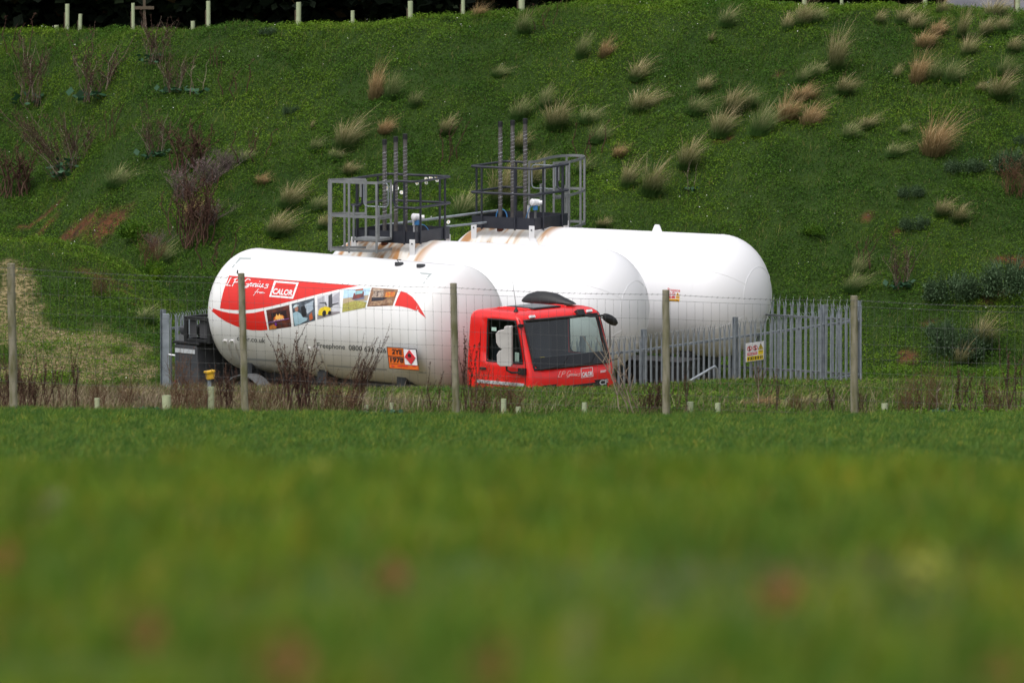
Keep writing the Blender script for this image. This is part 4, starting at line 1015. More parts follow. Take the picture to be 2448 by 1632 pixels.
a = MB(); a.tube([Vector((8.42, -1.15, 2.60)), Vector((8.36, -1.28, 2.585)), Vector((8.30, -1.50, 2.50)), Vector((8.30, -1.52, 2.3))], .014, 6); a.box((8.44, -1.17, 2.60), (.1, .06, .06)); a.build('mirror_arm', M_black, mo, smooth=True)
a = MB(); a.tube([Vector((8.36, -1.50, 1.88)), Vector((8.37, -1.50, 1.74)), Vector((8.42, -1.42, 1.69)), Vector((8.55, -1.26, 1.69))], .022, 7); a.box((8.56, -1.26, 1.71), (.15, .09, .13)); a.build('mirror_arm', M_black, mo, smooth=True)
# far front mirror hanging from the header
a = MB(); a.box((8.46, .52, 2.735), (.10, .20, .13), Matrix.Rotation(-.5, 4, 'Y').to_3x3()); a.tube([Vector((8.50, .55, 2.70)), Vector((8.56, .72, 2.66)), Vector((8.58, 1.05, 2.66)), Vector((8.58, 1.20, 2.60))], .022, 7); fm = a.build('front_mirror_arm', M_black, cab, smooth=True, bevel=.01)
a = MB(); secs = []
for (t, rr) in [(0, .02), (.08, .07), (.3, .095), (.6, .10), (.85, .08), (1, .02)]:
    c = Vector((8.58+.05*t, 1.06+.38*t, 2.64-.15*t)); secs.append([c+Vector((rr*.5*math.cos(q), 0, rr*math.sin(q))) for q in np.linspace(0, 2*math.pi, 12, endpoint=False)])
a.add([p for s in secs for p in s], [(i*12+k, i*12+(k+1) % 12, (i+1)*12+(k+1) % 12, (i+1)*12+k) for i in range(len(secs)-1) for k in range(12)]); a.build('front_mirror', M_black, fm, smooth=True, auto=False)
a = MB(); a.tube([Vector((8.40, 1.20, 2.60)), Vector((8.44, 1.42, 2.52)), Vector((8.42, 1.45, 2.0)), Vector((8.48, 1.22, 1.8))], .012, 6); a.build('far_mirror_arm', M_black, cab, smooth=True)
# interior
i_ = MB(); i_.box((7.09, 0, 1.9), (.04, 2.2, 1.6)); i_.build('rear_lining', M_interior, cab)
i_ = MB(); i_.add([(8.20, -1.1, 1.5), (8.72, -1.1, 1.5), (8.72, -1.1, 1.80), (8.35, -1.1, 1.93), (8.20, -1.1, 1.88), (8.20, 1.1, 1.5), (8.72, 1.1, 1.5), (8.72, 1.1, 1.80), (8.35, 1.1, 1.93), (8.20, 1.1, 1.88)],
   [(0, 1, 2, 3, 4), (9, 8, 7, 6, 5), (1, 6, 7, 2), (2, 7, 8, 3), (3, 8, 9, 4), (4, 9, 5, 0), (0, 5, 6, 1)]); i_.build('dashboard', mat('dash plastic', (.06, .06, .065), .5), cab, bevel=.02)
for y in (-.6, .62):
    s = MB(); s.box((7.55, y, 1.40), (.5, .5, .16)); s.box((7.34, y, 1.85), (.14, .48, .8)); s.box((7.34, y, 2.32), (.10, .28, .18)); s.build('seat', mat('seat fabric', (.05, .05, .06), .9), cab, bevel=.05)
s = MB(); M = Matrix.Translation((8.08, -.6, 1.95)) @ Matrix.Rotation(R_(-58), 4, 'Y'); s.tube([M @ Vector((.22*math.cos(t), .22*math.sin(t), 0)) for t in np.linspace(0, 2*math.pi, 24, endpoint=False)], .016, 6, closed=True, caps=False); s.tube([M @ Vector((0, 0, 0)), M @ Vector((0, 0, -.4))], .03, 6); s.tube([M @ Vector((-.2, 0, 0)), M @ Vector((.2, 0, 0))], .015, 5); s.build('steering_wheel', M_black, cab, smooth=True)
s = MB(); s.box((8.46, -.55, 1.93), (.08, .12, .012)); s.build('note_on_dash', M_signyellow, cab)
s = MB(); s.box((8.60, -.92, 1.90), (.10, .22, .03)); s.build('cloth_on_dash', mat('blue white cloth', (.5, .55, .7), .8, col2=(.1, .15, .35), scale=20), cab)
for (x, z, a_, b_, nm) in ((7.74, 2.49, .13, .07, 'window_sticker'), (8.36, 1.98, .11, .18, 'window_sticker')):
    s = MB(); s.box((x, -1.196, z), (a_, .004, b_)); s.build(nm, mat('pale green sticker', (.42, .60, .52), .6), cab)
# lettering on the front panel and grille
z2 = lambda x, y: (1060+x/4.704, 640+y/4.704)
d = Decal(csh); bb = Decal(csh)
f2 = lambda x, y: z2(1285+(x-360)*.42, 1228-(x-360)*.055+(y-604)*.55)
script(d, f2, 1.2, mat('faded pink vinyl', (.78, .42, .40), .5), .006); d.build('script_lettering')
d = Decal(csh); o_ = [(1545, 1132), (1672, 1118), (1680, 1218), (1550, 1234)]
for k in range(4): d.ribbon([z2(*o_[k]), z2(*o_[(k+1) % 4])], 1.2, M_decwhite, .006)
d.text('CALOR', z2(1558, 1222), z2(1672, 1207), 9.5, M_decwhite, .006, bold=.04); d.build('logo_box')
d = Decal(csh); d.text('28207', z2(1762, 1178), z2(1828, 1170), 5, M_decwhite, .006, bold=.02); d.build('fleet_number')
tv, tf = font_mesh('CF', .03); Wd = max(v[0] for v in tv)
me = bpy.data.meshes.new('badge'); me.from_pydata([(8.895, .62+.26*v[0]/Wd, 1.33+v[1]*.14) for v in tv], [], tf); me.materials.append(M_silver); link('badge', me, cab)
# far side rear corner light
for s in (-1, 1):
    b = MB(); b.box((-1.16, s*1.0, .8), (.05, .3, .14)); b.build('tail_light', M_signred, truck)
# ================================================================== palisade fence around the tanks
def pale_mesh():
    prof = [(-.033, 0), (-.020, .016), (-.008, 0), (0, .012), (.008, 0), (.020, .016), (.033, 0)]
    H = 1.62; b = MB(); n = len(prof)
    def sheetv(pts): return pts
    vs = [Vector((x, -y, 0)) for x, y in prof]+[Vector((x, -y, H)) for x, y in prof]
    b.add(vs, [(i, i+1, n+i+1, n+i) for i in range(n-1)])
    # three splayed points
    for (a, c, tx, ty, tz) in ((0, 2, -.040, .05, 1.80), (2, 4, .0, -.075, 1.90), (4, 6, .045, .05, 1.80)):
        p = [Vector((prof[k][0], -prof[k][1], H)) for k in range(a, c+1)]; m_ = Vector(((prof[a][0]+prof[c][0])/2*1.2+tx*.3, -.01+ty*.15, H+.13)); w = (prof[c][0]-prof[a][0])/2*.8
        q = [m_+Vector((-w, 0, 0)), m_+Vector((w, 0, 0)), Vector((tx, ty, tz))]
        b.add(p+q, [(0, 1, 4, 3), (1, 2, 4), (3, 4, 5)])
    me = bpy.data.meshes.new('pale'); me.from_pydata(b.v, [], b.f); me.materials.append(M_galv); me.update(); return me
PALE = pale_mesh()
def palisade(p0, p1, label, pitch=.165, nb=1, fr=None, lift=0, posts=True, zoff=.06, first_post=True, last_post=True, span=(0, 1)):
    p0, p1 = Vector(p0), Vector(p1); d = p1-p0; L = d.length; u = d.normalized(); rz = math.atan2(u.y, u.x)
    root = empty('palisade_fence', p0, rz); tag(root, label, 'fence', 'galvanised palisade fence round the tanks')
    for z in (.32+zoff, 1.46+zoff): b = MB(); b.box((L/2, .035, z), (L-.02, .006, .045)); b.box((L/2, .055, z+.022), (L-.02, .04, .005)); b.build('rail', M_galv, root)
    fr = fr or [k/nb for k in range(nb+1)]
    for k, fk in enumerate(fr):
        if (k == 0 and not first_post) or (k == len(fr)-1 and not last_post): continue
        b = MB(); x = L*fk; b.box((x, .10, .92+zoff), (.11, .006, 1.9)); b.box((x, .135, .92+zoff), (.006, .06, 1.9)); b.box((x, .165, .92+zoff), (.11, .006, 1.9)); b.build('post', M_galv, root)
        b = MB(); b.box((x, .05, 1.46+zoff), (.05, .03, .05)); b.build('bolt', M_dark, root)
    n = int(L/pitch)
    for k in range(n):
        x = (k+.5)*L/n
        o = link('pale', PALE, root); o.location = (x, 0, zoff+random.uniform(-.008, .008)); o.rotation_euler = (random.uniform(-.008, .008), random.uniform(-.008, .008), 0)
    return root
cA = P(1405, 800, 201.2); cA.z = 0
cB = P(1551, 800, 202.6); cB.z = 0
cC = P(2064, 800, 209.0); cC.z = 0
cD = Vector((-1.6, 214.7, 0)); cE = Vector((-7.12, 207.0, 0))
palisade(cA, cB, 'short palisade fence run just right of the red cab windscreen', pitch=.165, nb=1)
f2_ = palisade(cB, cC, 'long front palisade fence run carrying the white warning sign', pitch=.187, fr=[0, .42, .835, 1], first_post=False)
palisade(cC, cD, 'rear palisade fence run behind the tanks, at the foot of the slope', pitch=.165, nb=3, first_post=False)
palisade(cE, cD, 'palisade fence run at the left end, behind the truck tail', pitch=.165, nb=3, last_post=False)
palisade(cE+Vector((.12, -.08, 0)), cA, 'palisade fence run hidden behind the truck', pitch=.165, nb=4, first_post=False, last_post=False)
g = MB(); g.box((0, 0, .93), (.13, .10, 1.88)); go = g.build('gate_post', M_galv); go.location = P(397, 800, 206.7); go.location.z = 0; tag(go, 'thick galvanised gate post at the left end of the palisade, behind the truck locker', 'post')
g = MB(); g.tube([Vector((.05, -.06, 1.03)), Vector((.32, -.09, 1.0))], .02, 6); l = g.build('gate_latch', M_silver, go)
# warning sign on the palisade
u2 = (cC-cB).normalized(); sp = P(1800, 816, 205.5); t = (sp.x-cB.x)/u2.x; sp = cB+u2*t+Vector((u2.y, -u2.x, 0))*.05
sg = empty('warning_sign', sp+Vector((0, 0, 0)), math.atan2(u2.y, u2.x)); tag(sg, 'white square warning sign with red circles and yellow triangle on the palisade', 'sign')
SW, SZ0, SZ1 = .66, 1.00, 1.385
b = MB(); b.box((0, 0, (SZ0+SZ1)/2), (SW, .008, SZ1-SZ0)); b.build('board', M_decwhite, sg, bevel=.003)
def on_sign(pts, m, name, y=-.0055, th=.0):
    b = MB(); b.add([Vector((-SW/2+a*SW, y, SZ1-c*(SZ1-SZ0))) for a, c in pts], [tuple(range(len(pts)-1, -1, -1))]); return b.build(name, m, sg)
def sring(cx, cy, r):
    b = MB(); n = 20; P2 = lambda rr, k: Vector((-SW/2+cx*SW+rr*SW*math.cos(2*math.pi*k/n), -.0055, SZ1-cy*(SZ1-SZ0)+rr*SW*.62*math.sin(2*math.pi*k/n)))
    b.add([P2(r, k) for k in range(n)]+[P2(r*.76, k) for k in range(n)], [(k, (k+1) % n, n+(k+1) % n, n+k) for k in range(n)]); b.build('prohibition_ring', M_signred, sg)
    on_sign([(cx-r*.72, cy-r*.55), (cx-r*.5, cy-r*.75), (cx+r*.75, cy+r*.6), (cx+r*.5, cy+r*.8)], M_signred, 'prohibition_bar', -.0075)
    on_sign([(cx-.015, cy-.14), (cx+.02, cy-.15), (cx+.03, cy+.14), (cx-.04, cy+.14)], M_black, 'symbol', -.0065)
sring(.20, .30, .135); sring(.51, .30, .135)
on_sign([(.82, .08), (.97, .42), (.67, .42)], M_black, 'triangle_border', -.0055); on_sign([(.82, .14), (.935, .395), (.705, .395)], M_signyellow, 'warning_triangle', -.0075); on_sign([(.80, .22), (.84, .22), (.86, .36), (.78, .36)], M_black, 'symbol', -.0095)
on_sign([(.08, .52), (.34, .52), (.34, .66), (.08, .66)], M_signred, 'red_block'); on_sign([(.37, .52), (.63, .52), (.63, .66), (.37, .66)], M_signred, 'red_block'); on_sign([(.68, .46), (.96, .46), (.96, .69), (.68, .69)], M_signyellow, 'yellow_block')
on_sign([(.05, .72), (.96, .72), (.96, .97), (.05, .97)], M_signyellow, 'yellow_block')
for a, w in ((.10, .09), (.21, .05), (.28, .10), (.41, .06), (.50, .10), (.63, .11), (.77, .07), (.86, .07)): on_sign([(a, .77), (a+w*.8, .76), (a+w*.7, .92), (a+.01, .93)], M_black, 'small_print', -.0075)
for a in (.72, .72): on_sign([(a, .51), (a+.2, .51), (a+.2, .54), (a, .54)], M_black, 'small_print', -.0075)
for a in (.12, .41): on_sign([(a, .56), (a+.18, .56), (a+.18, .60), (a, .60)], M_decwhite, 'small_print', -.0075)
# dark pump cabinet below the tanks, hand rail by the steps
b = MB(); b.box((0, 0, .36), (1.5, .9, .72)); b.box((0, 0, .74), (1.56, .96, .04)); o = b.build('pump_cabinet', M_black, bevel=.01); o.location = (3.05, 208.6, 0); o.rotation_euler.z = -TH; tag(o, 'low black cabinet under the storage tanks behind the palisade', 'cabinet')
a = P(1636, 918, 203.4); b_ = P(1702, 879, 203.8); c_ = Vector((b_.x+.10, 203.9, b_.z+.0)); e_ = Vector((b_.x+.15, 204.2, .0))
hb = MB(); base = Vector((a.x, a.y, 0)); pts = [a-Vector((.55, .3, .42)), a, b_, b_.lerp(c_, .6)+Vector((0, 0, .022)), c_-Vector((0, 0, .03)), e_]
hb.tube([p-base for p in pts], .026, 10); o = hb.build('step_handrail', M_galv, smooth=True); o.location = base; tag(o, 'bent galvanised handrail in front of the palisade, rising to the right', 'handrail')

# ================================================================== stock fence
def fp(px, pyt, pyb, ):   # post position from its column; depth on the fence line
    d = 160
    for _ in range(6): d = float(fence_y((px-1224)/F*d))
    return d
POSTS = [(26, 630, 19, .00), (576, 653, 17, -.020), (1084, 677, 17, -.006), (1592, 693, 18, -.004), (2042, 707, 18, .0)]
fence = empty('stock_fence', (0, fence_y(0), float(terr(0, fence_y(0)+.01)))); tag(fence, 'timber post and wire stock fence crossing the whole view', 'fence')
FO = fence.location.copy(); tops = []
extra_l = (-520, 606, 19, 0); extra_r = (2510, 722, 18, 0)
allp = [extra_l]+POSTS+[extra_r]
for (px, pt, wpx, lean) in allp:
    d = fp(px, pt, 0); top = P(px, pt, d); g0 = float(terr(top.x, d+.05)); r = wpx/2*d/F
    x1 = top.x+lean*2; b = MB(); hgt = top.z-g0
    xb = top.x+{576: .075, 26: .04, 1084: .05}.get(px, .01)
    n = 8; rs = [r*1.06, r*1.04, r*1.0, r*1.03, r*.99, r*1.01, r, r*.98, r*.97]
    b.tube([Vector((xb+(top.x-xb)*k/n+random.uniform(-.004, .004), d, g0-.35+(hgt+.35)*k/n))-FO for k in range(n+1)], rs, 14)
    p = b.build('fence_post', M_wood, fence, smooth=True); tops.append((Vector((top.x, d, top.z)), xb, g0, d, r))
    if px == 576: b = MB(); b.tube([Vector((top.x-.06, d, top.z-.01))-FO, Vector((top.x-.05, d, top.z+.05))-FO], .012, 5); b.build('staple', M_black, fence)
def wire_row(frac_top_off):
    pass
# wire rows: offsets (photo px) below the post top, first the barbed strand then the mesh lines
ROWS = [10, 25, 69, 115, 150, 184, 218, 251, 283]
def wpt(i, s, off):   # between post i and i+1, fraction s
    a, b = tops[i], tops[i+1]; sc_ = (a[3]*(1-s)+b[3]*s)/F; p = a[0].lerp(b[0], s); zb = p.z-off*sc_
    xa = a[0].x+(a[1]-a[0].x)*(off/320); xb_ = b[0].x+(b[1]-b[0].x)*(off/320)
    return Vector((xa*(1-s)+xb_*s, p.y-a[4]*1.02, zb))-FO
bw = MB(); ms = MB()
for i in range(len(tops)-1):
    for r_i, off in enumerate(ROWS):
        m_ = bw if r_i == 0 else ms
        pts = [wpt(i, s, off)+Vector((0, 0, -.03*math.sin(math.pi*s) if r_i == 0 else -.012*math.sin(math.pi*s))) for s in np.linspace(0, 1, 9)]
        m_.tube(pts, .0026 if r_i < 2 else .0017, 4, caps=False)
        if r_i == 0:
            nb_ = int((pts[-1]-pts[0]).length/.10)
            for k in range(nb_):
                s = (k+.5)/nb_; c = wpt(i, s, off)+Vector((0, 0, -.03*math.sin(math.pi*s))); bw.tube([c+Vector((-.012, 0, -.014)), c+Vector((.012, 0, .014))], .0038, 3, caps=False)
    Ls = (tops[i+1][0]-tops[i][0]).length; nv = int(Ls/.148)
    for k in range(nv):
        s = (k+.5)/nv; dz = -.012*math.sin(math.pi*s); a = wpt(i, s, ROWS[1])+Vector((0, 0, dz)); b = wpt(i, s, ROWS[-1])+Vector((0, 0, dz)); 
        ms.tube([a, (a+b)/2+Vector((random.uniform(-.008, .008), 0, 0)), b], .0016, 4, caps=False)
        for off in ROWS[2:6]: c = wpt(i, s, off)+Vector((0, -.001, dz)); ms.box(c, (.008, .006, .009))
bw.build('barbed_wire', M_wire, fence); ms.build('wire_mesh', M_wire, fence)

# ================================================================== tree shelters
def shelter(px, pytop, h, wpx, d, label, stake=True, lean=0, grp='pale green tree shelter tubes'):
    s = d/F; top = P(px, pytop, d); r = wpx*s/2; o = MB(); hh = h
    base = Vector((top.x, top.y, top.z-hh)); o.lathe([(r, 0), (r, hh), (r*.9, hh-.001), (r*.9, hh*.3)], 14); ob = o.build('tree_shelter', M_tube, smooth=True); ob.location = base; ob.rotation_euler = (0, lean, 0)
    tag(ob, label, 'tree shelter', grp)
    if stake: b = MB(); b.box((-r*1.25, 0, hh*.36), (r*.5, r*.5, hh*.85)); b.build('stake', M_stakewood, ob)
    return ob
def crest_d(px):
    best = None
    r = ray(px, 0); ds = np.linspace(218, 242, 500); xs = r.x/r.y*ds; z = terr(xs, ds); i = int(np.argmin((CAMZ-z)/ds)); return float(ds[i])+.25
for (px, t, b, w, lab, st, ln) in [
    (135, 61, 70, 11, 'very short stub of tree shelter at the far left of the bank crest', False, 0), (160, 10, 72, 10, 'tall tree shelter at the far left of the bank crest', True, .01),
    (190, 34, 71, 9, 'half-height leaning tree shelter, second tube from the left on the crest', True, .03), (318, 8, 68, 8, 'tall tree shelter just left of the wooden cross post on the crest', True, 0),
    (461, 51, 64, 10, 'short tree shelter stub beside the olive bush on the crest', False, 0), (498, 3, 64, 10, 'tall tree shelter right of the olive bush on the crest', True, 0),
    (713, 6, 58, 12, 'wide tree shelter with a brown stake on the crest, above the left vent pipes', True, .01), (843, 26, 52, 9, 'short tree shelter on the crest above the left platform', False, 0),
    (981, 3, 44, 12, 'tree shelter on the crest left of the tan tussock', True, 0), (1107, -6, 35, 9, 'slim tree shelter immediately left of the tan tussock on the crest', True, 0),
    (1247, -10, 17, 15, 'tree shelter at the middle of the crest, cut by the top edge', True, 0), (1923, -30, 8, 11, 'leftmost of the tree shelters peeping over the right half of the crest', False, 0),
    (2012, -30, 8, 8, 'second of the tree shelters peeping over the right half of the crest', False, 0), (2212, -30, 12, 10, 'third of the tree shelters peeping over the right half of the crest', True, 0), (2433, -25, 26, 12, 'tree shelter with a brown stake at the top right corner', True, 0)]:
    d = crest_d(px); shelter(px, t, (b-t)*d/F+.35, w, d, lab, st, ln)
for (px, t, b, w, lab) in [
    (504, 924, 972, 15, 'tree shelter with a grey stake below the yellow box'), (398, 945, 975, 22, 'wide worn green tube in the dead weeds left of the yellow box'), (232, 951, 976, 12, 'small pale tube in the dead grass at the left'),
    (876, 968, 985, 10, 'small tube at the field edge below the telephone number'), (936, 962, 985, 9, 'small tube at the field edge below the orange hazard plate'), (1204, 953, 988, 13, 'tube at the field edge right of the middle fence post'), (1239, 972, 990, 12, 'very short tube second from the middle fence post'),
    (1397, 962, 990, 12, 'tube at the field edge below the red cab front'), (1650, 960, 992, 15, 'leftmost of the two tubes right of the fourth fence post'), (1716, 963, 992, 13, 'rightmost of the two tubes right of the fourth fence post'),
    (2115, 964, 992, 16, 'tube with a stake right of the fifth fence post'), (2243, 976, 992, 12, 'very short tube at the far right of the field edge')]:
    d = fp(px, 0, 0)+1.6; shelter(px, t, (b-t)*d/F+.3, w, d, lab)
# yellow box on a short post
q = on_ground(497, 169.5); top = P(497, 906, 169.5)
o = MB(); o.box((0, 0, (top.z-q.z)/2), (.06, .06, top.z-q.z)); ob = o.build('stake_post', M_galv); ob.location = q; tag(ob, 'short grey stake carrying the yellow box', 'post')
y = MB(); y.box((0, 0, .08), (.13, .12, .11)); y.box((.0, 0, .15), (.17, .15, .035)); y.box((0, -.064, .05), (.09, .012, .05)); o = y.build('yellow_box', M_yellow, bevel=.008); o.location = top+Vector((.05, 0, -.02)); o.rotation_euler = (0, -.14, .3); tag(o, 'small yellow plastic box perched on the short grey stake', 'box')
# wooden cross post at the crest and grey shed roof at the top right
d = crest_d(345)+2.5; t = P(345, -10, d); g = float(terr(t.x, d)); b = MB(); b.box((0, 0, (t.z-g)/2), (.06, .05, t.z-g)); b.box((0, -.04, P(345, 19, d).z-g), (.46, .03, .07)); o = b.build('cross_post', M_stakewood); o.location = (t.x, d, g); tag(o, 'brown wooden post with a crossbar on the crest at the upper left', 'post')
d = 238.5; a = P(2262, 12, d); rw = empty('shed', (a.x+1.3, d+.6, 3.2)); tag(rw, 'grey roofed shed beyond the crest in the top right corner', 'shed')
b = MB(); b.box((0, .6, 1.3), (3.0, 2.0, 2.6)); b.build('wall', M_dark, rw)
b = MB(); zt = a.z-3.2-.35; b.add([(-1.45, -.8, zt-.1), (1.9, -.8, zt-.4), (1.9, 1.4, zt+.9), (-1.0, 1.4, zt+1.0), (-1.45, -.8, zt-.16), (1.9, -.8, zt-.46), (1.9, 1.4, zt+.84), (-1.0, 1.4, zt+.94)], [(0, 1, 2, 3), (7, 6, 5, 4), (0, 4, 5, 1), (1, 5, 6, 2), (2, 6, 7, 3), (3, 7, 4, 0)]); b.build('roof', M_roofgrey, rw)
# ================================================================== vegetation things
WIND = .35
def straw(name, tip, base=(.045, .095, .02), z0=.10, z1=.62):
    m = mat(name, (.9, .9, .9), .7, island=tip, trans=.25); n = m.node_tree; L = n.links; b = n.nodes['Principled BSDF']; tr = [q for q in n.nodes if q.type == 'BSDF_TRANSLUCENT'][0]
    src = b.inputs['Base Color'].links[0].from_socket; tc = n.nodes.new('ShaderNodeTexCoord'); sp = n.nodes.new('ShaderNodeSeparateXYZ'); L.new(tc.outputs['Object'], sp.inputs[0])
    r = n.nodes.new('ShaderNodeMapRange'); r.inputs[1].default_value = z0; r.inputs[2].default_value = z1; L.new(sp.outputs[2], r.inputs[0])
    x = n.nodes.new('ShaderNodeMixRGB'); x.inputs[1].default_value = (*base, 1); L.new(r.outputs[0], x.inputs[0]); L.new(src, x.inputs[2]); L.new(x.outputs[0], b.inputs['Base Color']); L.new(x.outputs[0], tr.inputs[0]); return m
M_tan = straw('tan grass', [(0, (.10, .14, .04)), (.3, (.28, .23, .10)), (.5, (.46, .36, .18)), (1, (.74, .62, .38))])
M_redtan = straw('rusty tan grass', [(0, (.14, .12, .04)), (.22, (.34, .22, .10)), (.6, (.50, .34, .17)), (1, (.66, .50, .29))], (.12, .10, .04), .0, .4)
M_greentan = straw('green and straw grass', [(0, (.08, .15, .04)), (.35, (.16, .21, .07)), (.6, (.34, .32, .14)), (1, (.66, .57, .33))], (.06, .13, .03), .10, .65)
M_greygreen = mat('grey green leaves', (.9, .9, .9), .7, island=[(0, (.030, .060, .024)), (.6, (.052, .092, .040)), (1, (.10, .15, .08))], trans=.15)
M_stem = mat('dead brown stem', (.085, .045, .035), .9, island=[(0, (.05, .025, .022)), (.6, (.10, .055, .04)), (1, (.19, .13, .09))])
M_seed = mat('dark seed heads', (.06, .02, .015), .9, island=[(0, (.035, .016, .013)), (.7, (.070, .036, .026)), (1, (.13, .075, .05))])
M_palestem = mat('pale dead stem', (.30, .24, .18), .9, island=[(0, (.14, .10, .075)), (1, (.40, .33, .25))])
M_mauve = mat('mauve dead twigs', (.16, .12, .13), .9, island=[(0, (.075, .05, .05)), (1, (.22, .17, .16))])
M_rusty = mat('rusty brown leaves', (.15, .06, .03), .9, island=[(0, (.07, .036, .022)), (1, (.18, .10, .06))])
M_dock = mat('dock leaves', (.9, .9, .9), .5, island=[(0, (.02, .06, .03)), (.7, (.04, .10, .05)), (1, (.08, .15, .09))], trans=.2)
M_olive = mat('olive bush leaves', (.9, .9, .9), .7, island=[(0, (.04, .06, .025)), (1, (.11, .12, .06))], trans=.2)

def tussock_mesh(seed, m, n=620, droop=.3):
    global rng
    rng = np.random.default_rng(seed); a = rng.uniform(0, 6.28, n); r = np.sqrt(rng.uniform(0, 1, n))*.17
    pos = np.stack([r*np.cos(a)*1.1, r*np.sin(a), np.full(n, -.03)], 1); out = r/.17
    h = rng.uniform(.32, 1.08, n)*(1-.35*out**2)*(1+.25*np.sin(3*a+seed))
    dr = np.stack([np.cos(a)*out*.42+WIND*rng.uniform(.1, 1.6, n)+.15*np.sin(5*a+seed), np.sin(a)*out*.4+rng.normal(0, .15, n)], 1)
    A = blades(pos, h, rng.uniform(.007, .014, n), dr, droop*rng.uniform(.2, 1.8, n), 5)
    k = 22; p2 = pos[:k]*.6; B = blades(p2, rng.uniform(.95, 1.25, k), np.full(k, .006), np.stack([rng.uniform(.1, .8, k), rng.normal(0, .25, k)], 1), .15, 4)
    k = 240; aa = rng.uniform(0, 6.28, k); rr = rng.uniform(.05, .28, k); C = blades(np.stack([rr*np.cos(aa), rr*np.sin(aa), np.full(k, -.02)], 1), rng.uniform(.12, .38, k), rng.uniform(.008, .013, k), np.stack([np.cos(aa)*.6+.2, np.sin(aa)*.8], 1), .4, 3)
    V, Fc = cat(A, B, C); return bulk('grass_tussock', V, Fc, m)
TUS = {'tan': [tussock_mesh(s, M_tan) for s in (101, 102, 103, 104, 105)], 'red': [tussock_mesh(s, M_redtan, droop=.34) for s in (111, 112, 113)], 'green': [tussock_mesh(s, M_greentan, droop=.28) for s in (121, 122, 123, 124)], 'grey': [tussock_mesh(131, M_greygreen, droop=.5)]}
_k = [0]
def tussock(X, Y, w, h, kind, label, name='grass_tussock', grp='grass tussocks on the hillside'):
    """X,Y: base of the tussock in the 2352-wide view; w,h its drawn size"""
    px, py = X*1.0408, Y*1.0408; g = ground_hit(px, py); s = g.y/F*1.0408; ms_ = TUS[kind]; _k[0] += 1
    o = link(name, ms_[_k[0] % len(ms_)]); o.location = g; o.rotation_euler = (0, 0, random.uniform(-.5, .5)); f_ = random.choice((1, 1, -1)); o.scale = (w*s/.80*random.uniform(.85, 1.15), w*s/.80, h*s/.78*random.uniform(.95, 1.15)); o.rotation_euler = (random.uniform(-.15, .15), random.uniform(-.05, .22), random.uniform(-.7, .7))
    return tag(o, label, 'grass tuft', grp)
